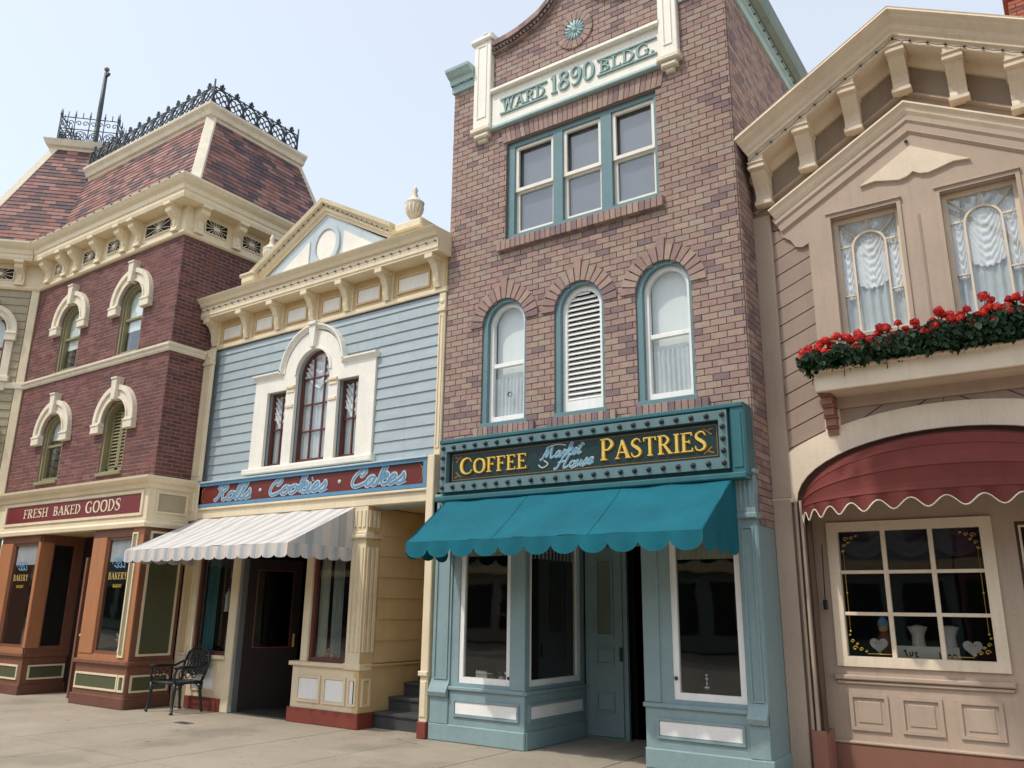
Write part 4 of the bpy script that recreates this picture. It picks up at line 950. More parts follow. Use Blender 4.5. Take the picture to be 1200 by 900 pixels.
for x, hw, mt, lab in ((-11.98, .17, TEALD2, 'teal drape at the left inside the window behind the iron chair'), (-11.42, .06, TEALD2, 'narrow teal drape at the right inside the window behind the iron chair'), (-9.30, .10, CURBG, 'pale green drape hanging behind the plush bear'), (-9.02, .11, GREYD, 'grey green drape beside the pale green one in the bear window')):
    cu = cloth(FY(8.66), x-hw, x+hw, .86, 2.44, 4, .018, mt, seed=int(-x*9), nu=30).build('curtain', mt, None, norm=False, org=(x, 8.7, .86)); tag(cu, lab, 'curtain')
t = thing('white_lantern', 'white lantern ornament hanging in the window behind the iron chair', 'ornament', (-11.55, 8.66, 1.55))
MB().lathe((-11.55, 8.66, 1.48), [(0, 0), (.05, 0), (.055, .02), (.045, .03), (.045, .22), (.055, .24), (.03, .30), (.01, .33), (.01, .37), (0, .37)], 8).build('lantern_body', PORC, t); MB().tube([(-11.55, 8.66, 1.85), (-11.55, 8.66, 2.42)], .004, 4).build('cord', IRON, t)
# fluted pier and alcove
MB(G2).box(-8.635, -8.365, .82, 2.52, -.12, .02).build('pilaster', CREAM, B2)
AL = FX(-8.36)
def flutes(F, a, v0, v1, n, n0=.0):
    m = MB(F)
    for k in range(n): m.box(a+k*.085, a+.05+k*.085, v0, v1, n0-.002, n0+.018, .005)
    m.build('pilaster_flutes', CREAM, B2)
flutes(G2, -8.615, .98, 2.40, 3, .02); flutes(G2, -8.61, 2.68, 2.92, 3, .015)
MB(G2).box(-8.67, -8.325, 2.52, 2.58, -.12, .07, .015).box(-8.65, -8.345, 2.58, 2.62, -.12, .045, .01).build('pilaster_capital', CREAM, B2)
MB(G2).box(-8.635, -8.367, 2.62, 2.975, -.12, .015).build('pilaster_head', CREAM, B2)
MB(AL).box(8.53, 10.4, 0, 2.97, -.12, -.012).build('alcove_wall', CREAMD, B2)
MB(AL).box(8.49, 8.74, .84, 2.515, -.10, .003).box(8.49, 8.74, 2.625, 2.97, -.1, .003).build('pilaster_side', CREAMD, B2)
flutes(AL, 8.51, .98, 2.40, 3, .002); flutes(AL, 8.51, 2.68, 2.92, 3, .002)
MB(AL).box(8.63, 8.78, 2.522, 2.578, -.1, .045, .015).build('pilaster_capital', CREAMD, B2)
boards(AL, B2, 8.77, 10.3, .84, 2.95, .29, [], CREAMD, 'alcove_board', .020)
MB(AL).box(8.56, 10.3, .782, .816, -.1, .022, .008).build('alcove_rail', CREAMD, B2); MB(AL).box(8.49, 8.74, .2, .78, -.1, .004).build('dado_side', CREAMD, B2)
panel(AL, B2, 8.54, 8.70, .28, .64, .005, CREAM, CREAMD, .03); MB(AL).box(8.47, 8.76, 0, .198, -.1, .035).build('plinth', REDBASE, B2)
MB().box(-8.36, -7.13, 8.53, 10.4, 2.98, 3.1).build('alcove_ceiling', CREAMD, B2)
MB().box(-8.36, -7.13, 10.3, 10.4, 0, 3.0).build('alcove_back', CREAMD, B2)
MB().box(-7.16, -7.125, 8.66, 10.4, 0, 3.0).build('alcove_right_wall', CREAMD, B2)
MB().box(-7.20, -7.155, 9.15, 9.62, 1.75, 2.15).build('wall_box', CREAMD, B2)
for k in range(6): MB().box(-8.355, -7.165, 8.80+.31*k, 9.16+.31*k if k < 5 else 10.3, .0, .20+.172*k, 0).box(-8.352, -7.168, 8.78+.31*k, 9.14+.31*k, .165+.172*k, .203+.172*k, .006).build('stair_step', STEP, B2)
MB(G2).box(-7.26, -7.13, 0, 2.98, -.18, .03, .01).build('right_post', CREAM, B2); MB(G2).box(-7.27, -7.125, 0, .20, -.2, .05, .01).build('plinth', REDBASE, B2)
MB(G2).box(-7.245, -7.145, .25, .68, .03, .045, .01).box(-7.275, -7.12, .74, .80, -.18, .06, .01).build('post_panel', CREAM, B2)
# awnings
def awning(parent, F, x0, x1, X0, X1, vt, vb, d, drop, mats, nstripe, scal, name='awning', stripes=None, nst=14, seams=(), scl=.34):
    """x0..x1 top edge, X0..X1 lip, vt top, vb lip height, d projection"""
    P = []; m = MB(F); m.sm = False
    def sag(t, s): return -.020*math.sin(PI*s)*(1+.5*math.sin(t*9))+.007*math.sin(t*23+s*5)*math.sin(PI*s)+.006*math.sin(t*51-s*9+2*math.sin(t*7))*s*(1.05-s)*2+.004*math.sin(s*14+t*31)
    n = nstripe
    for i in range(n):
        t0, t1 = i/n, (i+1)/n; m.m = stripes(i) if stripes else 0
        for s in range(nst):
            s0, s1 = s/nst, (s+1)/nst
            q = []
            for t, ss in ((t0, s0), (t1, s0), (t1, s1), (t0, s1)):
                q.append((((x0+(x1-x0)*t)*(1-ss)+(X0+(X1-X0)*t)*ss), vt+(vb-vt)*ss+sag(t, ss)+.006*math.sin(t*40+ss*3), .02+(d-.02)*ss))
            a = m.pts(q); m.face((a, a+1, a+2, a+3))
    c = m.build(name, mats, parent, norm=False)
    for t in seams:
        MB(F).tube([(((x0+(x1-x0)*t)*(1-q/14)+(X0+(X1-X0)*t)*q/14), vt+(vb-vt)*q/14+sag(t, q/14)+.006*math.sin(t*40+q/14*3)+.002, .02+(d-.02)*q/14+.002) for q in range(15)], .0028, 4).build('seam', mats[0], c)
    # valance along lip and the two sides
    def val(A, B, nsc, ph=0, nm='valance', sf=stripes, nn=None):
        m = MB(F); A, B = Vector(A), Vector(B); L = (B-A).length; k = nsc*10; nn = Vector(nn)
        for i in range(k):
            for t in (i/k, (i+1)/k):
                p = A+(B-A)*t; sc = abs(math.sin(PI*t*nsc))**.6; fl = .012*math.sin(t*nsc*PI*2*1.0)
                for f_ in (0, .5, 1): b = drop*(1-scl+scl*sc)*f_; m.v.append(F(p.x+nn.x*fl*f_, p.y-b, p.z+nn.z*fl*f_))
            a = len(m.v)-6; m.m = sf(int(t*nstripe*(nsc/scal)-1e-6)) if sf else 0
            m.face((a, a+3, a+4, a+1)); m.face((a+1, a+4, a+5, a+2))
        return m.build(nm, mats, c, norm=False)
    val((X0, vb, d), (X1, vb, d), scal, nn=(0, 0, 1))
    for x, X, s in ((x0, X0, -1), (x1, X1, 1)):
        m = MB(F); k = 8
        for i in range(k):
            t0, t1 = i/k, (i+1)/k; m.m = stripes(i) if stripes else 0
            f = lambda t: ((x+(X-x)*t), vt+(vb-vt)*t, .02+(d-.02)*t)
            a = m.pts([f(t0), f(t1), (f(t1)[0], vb, f(t1)[2]), (f(t0)[0], vb, f(t0)[2])]); m.face((a, a+1, a+2, a+3))
        m.build('side_flap', mats, c, norm=False)
        val((x, vb, .02), (X, vb, d), max(2, int(scal*d/abs(X1-X0)+.5)), nm='side_valance', nn=(1, 0, 0))
    return c
st = [0, 0, 1, 0, 2, 0, 1, 0]
awning(B2, FY(8.50), -12.28, -8.62, -12.42, -8.62, 2.97, 2.39, 1.20, .19, [STRW, STRG, STRC], 60, 15, stripes=lambda i: [0, 1, 0, 2][i % 4], scl=.22, name='striped_awning')
# ================================================================== pink brick tower building
B3 = thing('brick_tower_building', 'tall pink and purple brick shop building with dated plaque, teal shopfront and teal awning', 'building', (-4.95, 8.6, 0))
F3 = FY(8.60); S3 = FX(-2.78)
big = (-6.11, -3.77, 6.56, 8.10, 0)
A3 = [(-6.47, -5.75, 3.93, 5.70, .36), (-5.30, -4.58, 3.93, 5.70, .36), (-4.13, -3.41, 3.93, 5.70, .36)]
def gable(x):
    d = abs(x+5.03)
    P = [(0, 10.75), (.1, 10.55), (.3, 10.22), (.5, 10.06), (.75, 9.96), (1.0, 9.90), (1.5, 9.86)]
    for (a, b), (c, e) in zip(P, P[1:]):
        if a <= d <= c: return b+(e-b)*(d-a)/(c-a)
    return 9.3
gl = [(x, gable(x)) for x in [-3.7-.06*i for i in range(45)]]
m = MB(F3); m.plate([(-7.12, 2.9), (-2.782, 2.9), (-2.782, 9.40), (-3.6, 9.40)]+gl+[(-6.46, 9.40), (-7.12, 9.40)], [arch(*h) for h in A3]+[arch(*big)], -.25, .001)
w3 = m.build('front_wall', PMORT, B3)
kp = lambda u, v: v < 9.32 or (-6.36 < u < -3.66 and v < gable(u)-.10 and (u+4.95)**2+(v-9.52)**2 > .25**2)
kq = lambda u, v: kp(u, v) and not (-6.2 < u < -3.7 and 8.10 < v < 8.36)
vous = []
courses(F3, w3, 'bricks', -7.12, -2.78, 2.95, 10.5, .196, .0815, A3+[big], PB, PBW, keep=kq, nind=300)
m = MB(S3); m.box(8.604, 14, 0, 9.4, -.25, .001); w3s = m.build('side_wall', PMORT, B3)
courses(S3, w3s, 'bricks', 8.602, 14, 2.46, 9.3, .196, .0815, [], PB, [4, 2, 3, 3.5, 1], nind=200)
MB(W).box(-7.1, -2.85, 10.2, 14, 0, 9.3).build('building_body', DARK, B3)
MB(W).box(-7.1, -2.85, 8.7, 14, 9.3, 9.38).build('roof', SHU, B3)
MB(W).box(-7.12, -7.08, 8.61, 14, 0, 9.4).build('left_side_wall', PMORT, B3)
def voussoirs(c, vs, ri, ro, n, sx=0, parent=w3):
    for k in range(n):
        a0, a1 = PI*k/n+.02, PI*(k+1)/n-.02; r1 = ro+(.10 if k == n//2 and n % 2 else 0)
        m = MB(F3); m.m = 0
        m.plate([(c+ri*math.cos(a0), vs+ri*math.sin(a0)), (c+r1*math.cos(a0), vs+r1*math.sin(a0)), (c+r1*math.cos(a1), vs+r1*math.sin(a1)), (c+ri*math.cos(a1), vs+ri*math.sin(a1))], [], -.01, .032+random.uniform(-.002, .002))
        m.build('voussoir', PB[pick([4, 3, 5, 1.5, 1])], parent, norm=False)
for h in A3:
    c = (h[0]+h[1])/2; voussoirs(c, 5.34, .36, .56, 15)
    MB(F3).band(arc(c, 5.34, .35, .35, 0, 180, 20), arc(c, 5.34, .365, .365, 0, 180, 20), -.2, .012)
    x = h[0]-.10
    while x < h[1]+.08:
        MB(F3).box(x+.004, x+.078, 3.80, 3.915, -.02, .05+random.uniform(-.002, .002), .004).build('sill_brick', PB[pick([4, 1, 3, 4, 0])], w3, norm=False); x += .0815
x = -6.17
while x < -3.73:
    t = (x+4.95)/1.2*.045
    m = MB(F3); m.plate([(x+.004-t*.0, 8.12), (x+.074-t*.0, 8.12), (x+.074+t, 8.355), (x+.004+t, 8.355)], [], -.01, .022+random.uniform(-.002, .002)); m.build('lintel_brick', PB[pick([4, 3, 5, 1.2, 1])], w3, norm=False); x += .078
x = -6.22
while x < -3.72:
    MB(F3).box(x+.004, x+.078, 6.40, 6.54, -.02, .085+random.uniform(-.002, .002), .004).build('sill_brick', PB[pick([4, 1, 4, 3, 0])], w3, norm=False); x += .0815
# medallion
for k in range(18):
    a0, a1 = 2*PI*k/18+.02, 2*PI*(k+1)/18-.02; c, v = -4.95, 9.52
    MB(F3).plate([(c+r*math.cos(a), v+r*math.sin(a)) for r, a in ((.17, a0), (.29, a0), (.29, a1), (.17, a1))], [], -.01, .035).build('medallion_brick', PB[pick([4, 2, 4, 1, 0])], w3, norm=False)
md = MB(F3); md.lathe(F3(-4.95, 9.52, 0), [(.17, 0), (.17, .02), (.03, .012), (0, .012)], 20, axis=(0, -1, 0))
for k in range(16):
    a = 2*PI*k/16; md.tube([(-4.95+.03*math.cos(a), 9.52+.03*math.sin(a), .02), (-4.95+.155*math.cos(a), 9.52+.155*math.sin(a), .028)], [.006, .02], 5)
md.ball(F3(-4.95, 9.52, .03), .035, 8, 5); md.build('medallion_rosette', TEALC, B3)
# gable coping and corbels
for nm, dz, n1, mt, hh in (('gable_coping', 0, .10, PB[2], .07), ('gable_corbel', -.10, .07, PB[0], .09)):
    pin = [(x, z+dz-hh) for x, z in gl]; pout = [(x, z+dz+.02) for x, z in gl]
    for i in range(0, len(gl)-2, 2): MB(F3).band(pin[i:i+3], pout[i:i+3], -.05, n1+random.uniform(-.003, .003)).build(nm+'_brick', PB[pick([3, 1, 4, 3, 0])], w3, norm=False)
sstr(F3, B3, [(x, z-.14, .09) for x, z in gl], .12)
MB(F3).sweep([(x, z-.13, 0) for x, z in gl[::-1]], (0, -1, 0), [(0, 0), (.09, 0), (.09, .03), (0, .03)]).build('gable_moulding', M('dark_brown_metal', (.10, .06, .045), .5), B3)
# plaque
m = MB(F3); m.box(-6.36, -3.64, 8.42, 9.03, -.02, .05); pq = m.build('date_plaque', WHITE, B3)
MB(F3).box(-6.36, -3.64, 8.98, 9.05, 0, .12, .015).build('plaque_cap', WHITE, pq); MB(F3).box(-6.36, -3.64, 8.375, 8.43, 0, .09, .012).build('plaque_base', TEALC, pq)
for t_, x, wd_ in (('WARD', -6.17, .76), ('BLDG.', -4.55, .83)):
    write(F3, pq, t_, ROM, x, 8.62, .185, .05, .022, [LETG], wid=wd_)
    for z in (8.59, 8.83): MB(F3).box(x-.03, x+wd_+.02, z-.012, z+.014, .049, .075).build('plaque_bar', LETG, pq)
write(F3, pq, '1890', ROM, -5.33, 8.59, .29, .05, .026, [LETG], wid=.72)
for a, b, top in ((-6.68, -6.37, 10.0), (-3.66, -3.40, 10.0)):
    m = MB(F3); m.box(a, b, 8.46, top, -.1, .10, .012); pl_ = m.build('gable_pilaster', WHITE, B3)
    m = MB(F3); m.plate(rect(a+.07, b-.07, 8.62, top-.12), [rect(a+.085, b-.085, 8.635, top-.135)], .095, .112); m.build('pilaster_moulding', WHITE, pl_)
    m = MB(F3); m.box(a-.03, b+.03, 8.38, 8.47, -.02, .14, .02); m.box(a+.02, b-.02, 8.30, 8.38, -.02, .11, .02); m.box(a+.07, b-.07, 8.24, 8.30, -.02, .07, .02); m.build('pilaster_foot', STONE, pl_)
    m = MB(F3); m.box(a-.04, b+.04, top-.06, top+.03, -.12, .15, .02); P = F3((a+b)/2, top+.03, 0)
    c = (a+b)/2; r = (b-a)/2+.02; q0 = m.pts([(a-.02, top+.03, .13), (b+.02, top+.03, .13), (b+.02, top+.03, -.1), (a-.02, top+.03, -.1), (c, top+.14, .015)])
    for e in range(4): m.face((q0+e, q0+(e+1) % 4, q0+4))
    m.lathe(F3(c, top+.12, .015), [(.04, 0), (.05, .02), (.02, .05), (.0, .06)], 8); m.build('pilaster_cap', WHITE, pl_)
prc = [(9.30, -.05), (9.30, .05), (9.36, .06), (9.40, .06), (9.41, .10), (9.48, .12), (9.50, .17), (9.56, .24), (9.60, .25), (9.61, -.1)]
MB().sweep([(-7.14, 8.60, 0), (-6.69, 8.60, 0)], (0, 0, 1), prc).build('cornice', TEALC, B3)
MB().sweep([(-3.39, 8.60, 0), (-2.78, 8.60, 0), (-2.78, 13.9, 0)], (0, 0, 1), [(9.24, -.05), (9.24, .04), (9.30, .05), (9.34, .05), (9.35, .08), (9.42, .1)]+[(9.43, -.05)]).build('cornice', TEALC, B3)
MB().sweep([(-3.39, 8.60, 0), (-2.78, 8.60, 0), (-2.78, 13.9, 0)], (0, 0, 1), [(9.425, -.05), (9.425, .13), (9.47, .20), (9.54, .22), (9.70, .24), (9.70, -.1)]).build('metal_gutter', GREENC, B3)
sstr(S3, B3, [(8.7, 9.38, .09), (13.5, 9.38, .09)], .2); sstr(F3, B3, [(-7.1, 9.38, .09), (-6.72, 9.38, .09)], .15)
# three-light window
m = MB(F3); m.plate(arch(*big), [rect(a, b, 6.65, 8.03) for a, b in ((-6.00, -5.35), (-5.20, -4.60), (-4.44, -3.82))], -.17, -.04); tw = m.build('triple_window', TEALW, B3)
MB(F3).box(-6.05, -3.80, 6.56, 6.60, -.15, .01, .005).build('window_sill', TEALW, B3)
for a, b in ((-6.00, -5.35), (-5.20, -4.60), (-4.44, -3.82)):
    for z0, z1, n in ((7.32, 8.03, -.09), (6.65, 7.34, -.13)):
        m = MB(F3); m.plate(rect(a, b, z0, z1), [rect(a+.05, b-.05, z0+(.05 if z0 > 7 else .07), z1-.045)], n-.02, n+.02); sw = m.build('window_sash', WHITE, tw)
    MB(F3).box(a+.045, b-.045, 6.71, 7.98, -.142, -.138).build('pane', GLASS_UP, tw, norm=False)
    MB(F3).box(a-.02, b+.02, 6.62, 8.09, -.185, -.175).build('blind', BLINDG, tw, norm=False)
room(F3, B3, big[0], big[1], big[2], big[3], -.24, .4)
for i, h in enumerate(A3):
    ua, ub, va, vt, r = h; c = (ua+ub)/2
    m = MB(F3); m.plate(arch(ua-.005, ub+.005, va, vt+.005, .365), [arch(ua+.075, ub-.035, va+.05, vt-.05, .305)], -.22, -.012); m.build('window_casing', TEALW, B3)
    MB(F3).box(ua-.02, ub+.02, va-.02, va+.045, -.18, .015, .006).build('window_sill', TEALW, B3)
    room(F3, B3, ua, ub, va, vt, -.235, .4)
    if i == 1:
        m = MB(F3); m.plate(arch(ua+.075, ub-.035, va+.05, vt-.05, .305), [arch(ua+.14, ub-.10, va+.20, vt-.115, .24)], -.13, -.08); lv = m.build('louvred_shutter', BWHITE, B3)
        cc = (ua+.14+ub-.10)/2; z = va+.205; hw = (ub-.10-ua-.14)/2
        while z < vt-.14:
            zz = z+.035; vs = vt-.115-hw; q = max(0, min(1, (zz-vs)/hw)); L = hw*math.sqrt(1-q*q) if zz > vs else hw
            if L > .03:
                m = MB(F3); p = m.pts([(cc-L, z+.062, -.15), (cc+L, z+.062, -.15), (cc+L, z, -.085), (cc-L, z, -.085), (cc-L, z+.072, -.145), (cc+L, z+.072, -.145), (cc+L, z+.010, -.08), (cc-L, z+.010, -.08)])
                for q_ in ((0, 3, 2, 1), (4, 5, 6, 7), (0, 1, 5, 4), (1, 2, 6, 5), (2, 3, 7, 6), (3, 0, 4, 7)): m.face([p+i_ for i_ in q_])
                m.build('slat', BWHITE, lv, norm=False)
            z += .0665
    else:
        a, b = ua+.075, ub-.035
        w = sash(F3, B3, a, b, va+.05, vt-.05, .305, BWHITE, GLASS, -.12, t=.055, rail=4.78, railw=.06, tb=.085, fd=.04)
        MB(F3).box(a+.04, b-.04, 4.50, vt-.07, -.215, -.21).build('roller_blind', BLIND, B3, norm=False)
        cu = cloth(F3, a+.03, b-.03, va+.08, 4.62, 9, .016, LACEG, -.175, seed=i+3).build('curtain', LACEG, None, norm=False, org=(c, 8.78, va))
        tag(cu, 'grey net half curtain in the %s arched window of the pink brick building' % ('left' if i == 0 else 'right'), 'curtain')
MB(F3).lathe(F3(-6.08, 4.36, -.12), [(.028, 0), (.034, .01), (.034, .02)], 10, axis=(0, -1, 0)).build('window_disc', BULB, B3)
# theatre sign
SGF = FY(8.35)
m = MB(SGF); m.box(-6.95, -2.95, 2.96, 3.72, -.24, -.06); m.box(-2.96, -2.79, 2.97, 3.73, -.26, .0, .02); m.box(-2.93, -2.83, 3.05, 3.65, 0, .012, .005); hs = m.build('sign_housing', TEALD, B3)
m = MB(SGF); m.box(-7.0, -2.80, 2.93, 3.0, -.24, .03, .015); m.box(-6.96, -2.80, 3.70, 3.75, -.26, .02, .01); m.build('sign_housing_moulding', TEALD, B3)
fr_ = MB(SGF); fr_.plate(rect(-6.93, -2.98, 3.05, 3.685), [rect(-6.83, -3.075, 3.17, 3.585)], -.08, .02); sn = fr_.build('sign', M('slate_teal_frame', (.115, .20, .215), .45, .15), B3)
MB(SGF).box(-6.84, -3.07, 3.165, 3.59, -.07, -.055).build('sign_board', SIGNG, sn, norm=False)
m = MB(SGF); m.plate(rect(-6.78, -3.12, 3.205, 3.55), [rect(-6.772, -3.128, 3.213, 3.542)], -.056, -.052); m.build('gilt_line', GOLDD, sn, norm=False)
for x in (-6.72, -3.18):
    s = 1 if x < -5 else -1
    for z, t in ((3.24, 1), (3.515, -1)):
        m = MB(SGF.back(.055)); ribbon(m, [(a, b, .014) for a, b, c in cs((x-s*.02, z), (x+s*.05, z+t*.03), (x+s*.0, z+t*.07), (x+s*.08, z+t*.01), (x+s*.1, z))], 0, .004); m.build('corner_flourish', GOLDD, sn, norm=False)
nb = 23
def bulb(u, v):
    m = MB(); m.lathe(SGF(u, v, .018), [(.030, 0), (.032, .008), (.022, .012), (.024, .03), (.016, .045), (0, .05)], 8, axis=(0, -1, 0)); return m
b0 = bulb(0, 0)
bo = None
spots = [(-6.88+(3.85)*k/(nb-1), z) for z in (3.11, 3.635) for k in range(nb)]+[(x, 3.11+.525*k/4) for x in (-6.88, -3.03) for k in (1, 2, 3)]
for (u, v) in spots:
    if bo is None: bo = bulb(u, v).build('bulb', BULB, sn); u0_, v0_ = u, v
    else:
        o = bpy.data.objects.new('bulb', bo.data); COL.objects.link(o); o.parent = sn; o.location = (u-u0_, 0, v-v0_)
SL_ = SGF.back(.055)
write(SL_, sn, 'COFFEE', ROM, -6.64, 3.275, .19, .0, .022, [GOLD, GOLDD], wid=1.07, caps=1.12, back=.010)
write(SL_, sn, 'PASTRIES', ROM, -4.55, 3.275, .215, .0, .022, [GOLD, GOLDD], wid=1.33, caps=1.18, back=.011)
write(SL_, sn, 'Market', SCR, -5.38, 3.36, .15, .0, .014, [LETM, LETL], wid=.56, slant=.35, sp=-.02, outline=.05, rise=.06)
write(SL_, sn, 'House', SCR, -5.18, 3.225, .15, .0, .014, [LETM, LETL], wid=.52, slant=.35, sp=-.02, outline=.05, rise=.06)
for pts in (((-5.42, 3.30), (-5.36, 3.26), (-5.28, 3.30), (-5.34, 3.35)), ((-4.95, 3.22), (-4.84, 3.25), (-4.74, 3.26), (-4.80, 3.23)), ((-5.30, 3.50), (-5.16, 3.53), (-5.02, 3.51))):
    m = MB(SL_); ribbon(m, [(a, b, .014) for a, b, c in cs(*pts)], 0, .010); m.build('lettering_swash', LETL, sn, norm=False)
awning(B3, FY(8.48), -6.85, -2.97, -6.67, -2.95, 3.0, 2.335, 1.05, .19, [AWT], 66, 11, scl=.5, name='teal_awning', seams=(.005, .335, .665, .995))
# teal shopfront
G3 = FY(8.50)
MB().box(-7.10, -2.78, 8.56, 10.0, 2.78, 2.95).build('shopfront_ceiling', TEAL, B3)
MB(G3).box(-7.09, -2.79, 2.62, 2.95, -.1, -.03).build('head_board', TEAL, B3)
def pil3(a, b):
    MB(G3).box(a-.0, b, .20, .60, -.1, .02, .006).build('pilaster_base', TEAL, B3)
    m = MB(G3); m.box(a, b, .60, 2.53, -.1, 0); m.plate(rect(a+.035, b-.035, .72, 2.45), [rect(a+.055, b-.055, .74, 2.43)], -.002, .016)
    nprof(m, G3, a, b, [(0, .50), (.055, .52), (.075, .57), (.05, .62), (.015, .68), (0, .72)]); m.build('pilaster', TEAL, B3)
    m = MB(G3); m.box(a-.02, b+.02, 2.53, 2.59, -.1, .05, .012); m.box(a, b, 2.59, 3.0, -.1, .01)
    k = 0
    while a+.045+k*.05 < b-.03: m.box(a+.04+k*.05, a+.058+k*.05, 2.66, 2.93, .008, .022, .004); k += 1
    m.box(a-.025, b+.025, 3.0, 3.05, -.1, .05, .012); m.build('pilaster_capital', TEAL, B3)
pil3(-7.09, -6.80); pil3(-2.985, -2.785)
MB().box(-2.80, -2.775, 8.508, 9.09, .2, 2.46).build('side_panelling', TEAL, B3); MB().box(-2.88, -2.755, 8.47, 9.09, 0, .199, .01).build('plinth', TEAL, B3)
for a, b in ((-7.11, -5.655), (-4.12, -2.87)):
    MB(G3).box(a, b, 0, .20, -.12, .02, .012).build('plinth', TEAL, B3)
for a, b, p0_, p1_ in ((-6.80, -5.668, -6.72, -5.74), (-4.11, -2.985, -3.98, -3.03)):
    MB(G3).box(a, b, .20, .60, -.12, 0).build('dado', TEAL, B3); MB(G3).box(a-(0 if a < -5 else .02), b, .60, .645, -.12, .03, .01).build('ledge', TEAL, B3)
    panel(G3, B3, p0_, p1_, .30, .50, .002, TEAL, BWHITE, .025)
def swin(F, a, b, z0, z1, fa, fb, n=-.05):
    m = MB(F); m.plate(rect(a, b, .645, 2.64), [rect(fa, fb, z0, z1)], -.10, -.02); m.build('window_surround', TEAL, B3)
    m = MB(F); m.plate(rect(fa, fb, z0, z1), [rect(fa+.065, fb-.065, z0+.07, z1-.05)], -.09, -.035); w = m.build('shop_window', BWHITE, B3)
    MB(F).box(fa+.06, fb-.06, z0+.06, z1-.04, -.066, -.062).build('pane', GLASS_SHOP, w, norm=False); return w
swin(G3, -6.80, -5.67, .69, 2.6, -6.68, -5.89); MB(G3).ball(G3(-5.92, .78, -.03), .02, 8, 5).build('window_knob', BULB, B3)
swin(G3, -4.11, -2.985, .69, 2.6, -3.79, -3.0); MB(G3).ball(G3(-3.76, .90, -.03), .022, 8, 5).build('window_knob', BULB, B3)
MB(G3).box(-5.89, -5.668, .645, 2.62, -.10, .0, .008).build('bay_post', TEAL, B3); MB(G3).box(-4.12, -3.93, .645, 2.62, -.10, .0, .008).build('bay_post', TEAL, B3)
SA = FX(-5.66)
MB(SA).box(8.515, 9.95, 0, .198, -.1, .02, .01).build('plinth', TEAL, B3); MB(SA).box(8.508, 9.95, .20, .60, -.1, 0).build('dado', TEAL, B3); MB(SA).box(8.49, 9.95, .602, .643, -.1, .03, .01).build('ledge', TEAL, B3)
panel(SA, B3, 8.58, 9.86, .30, .50, .002, TEAL, BWHITE, .025)
swin(SA, 8.515, 9.95, .69, 2.6, 8.62, 9.84)
MB().box(-4.12, -4.05, 8.6, 9.95, 0, 2.8).build('right_bay_side', TEAL, B3)
MB().box(-5.66, -5.04, 9.95, 10.0, 0, 2.8).box(-4.75, -4.12, 9.95, 10.0, 0, 2.8).box(-5.04, -4.75, 9.95, 10.0, 2.4, 2.8).build('doorway_wall', TEAL, B3)
D3 = FY(9.95)
MB(D3).box(-5.60, -5.10, .03, 2.4, -.02, .03, .004).build('door', TEAL, B3)
panel(D3, B3, -5.48, -5.22, 1.25, 2.25, .031, TEAL, M('sage_blind', (.16, .20, .16), .7), .03, 'door_panel'); panel(D3, B3, -5.48, -5.22, .90, 1.12, .031, TEAL, TEAL, .025, 'door_panel', .02); panel(D3, B3, -5.48, -5.22, .32, .58, .031, TEAL, TEAL, .025, 'door_panel', .02)
MB(D3).box(-5.13, -5.10, .95, 1.12, .03, .07, .004).build('door_handle', BULB, B3)
MB(FY(10)).box(-5.04, -4.2, 0, 2.4, -.25, -.2).build('doorway_dark', DARK, B3)
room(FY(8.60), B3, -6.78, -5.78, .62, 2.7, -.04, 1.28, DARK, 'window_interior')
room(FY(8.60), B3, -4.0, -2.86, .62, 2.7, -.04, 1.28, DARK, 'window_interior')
MB().box(-6.78, -5.74, 8.62, 9.85, .62, .68).build('display_shelf', DARKW, B3); MB().box(-4.0, -2.86, 8.62, 9.85, .62, .68).build('display_shelf', DARKW, B3)
for F, a, b, y, lab in ((G3.back(.09), -3.72, -3.07, 2.15, 'checked net pelmet at the top of the right teal shop window'), (SA.back(.09), 8.70, 9.76, 2.22, 'dark net pelmet at the top of the side window in the teal entrance recess'), (G3.back(.09), -6.62, -5.95, 2.25, 'thin net pelmet at the top of the leftmost teal shop window')):
    c = cloth(F, a, b, y-.02, 2.6, 12, .014, LACEG, nu=60, seed=5).build('pelmet', LACEG if 'dark' in lab else CURBG, None, norm=False, org=tuple(F((a+b)/2, 2.3, 0))); tag(c, lab, 'curtain')
# ================================================================== tan gabled building on the right
KS = 1.058
def X4(x): return x*KS
def Z4(z): return 1.6+(z-1.6)*KS
def P4(L): return [(X4(a), Z4(b)) for a, b in L]
B4 = thing('gabled_building', 'tan stucco gabled building with a flower box and round red awning at the right edge', 'building', (-.98, 9.1, 0))
F4 = FY(9.10); CX = X4(-.93)
W4 = [(X4(a), X4(b), Z4(4.36), Z4(5.70), 0) for a, b in ((-1.78, -1.12), (-.72, -.06))]
RK = .575
def rake(x, z0): return z0-abs(x-CX)*RK
wl_, wr_ = -2.775, 1.0
# main wall with the wide arched shopfront opening
hw4, sp4, rise4 = 1.50, 2.75, .63
op = [(CX+hw4*math.cos(t), sp4+rise4*math.sin(t)) for t in [PI*i/28 for i in range(29)]]
outl = [(wl_, 0), (CX-hw4, 0)]+op[::-1]+[(wr_, sp4), (wr_, rake(wr_, 7.9)), (CX, 7.9), (wl_, rake(wl_, 7.9))]
outl = [(wl_, 0), (CX-hw4, 0)]+[(x, z) for x, z in op[::-1]]+[(CX+hw4, 0), (wr_, 0), (wr_, rake(wr_, 7.85)), (CX, 7.85), (wl_, rake(wl_, 7.85))]
m = MB(F4); m.plate(outl, [arch(*h) for h in W4], -.30, -.02); wall4 = m.build('front_wall', FRZ, B4)
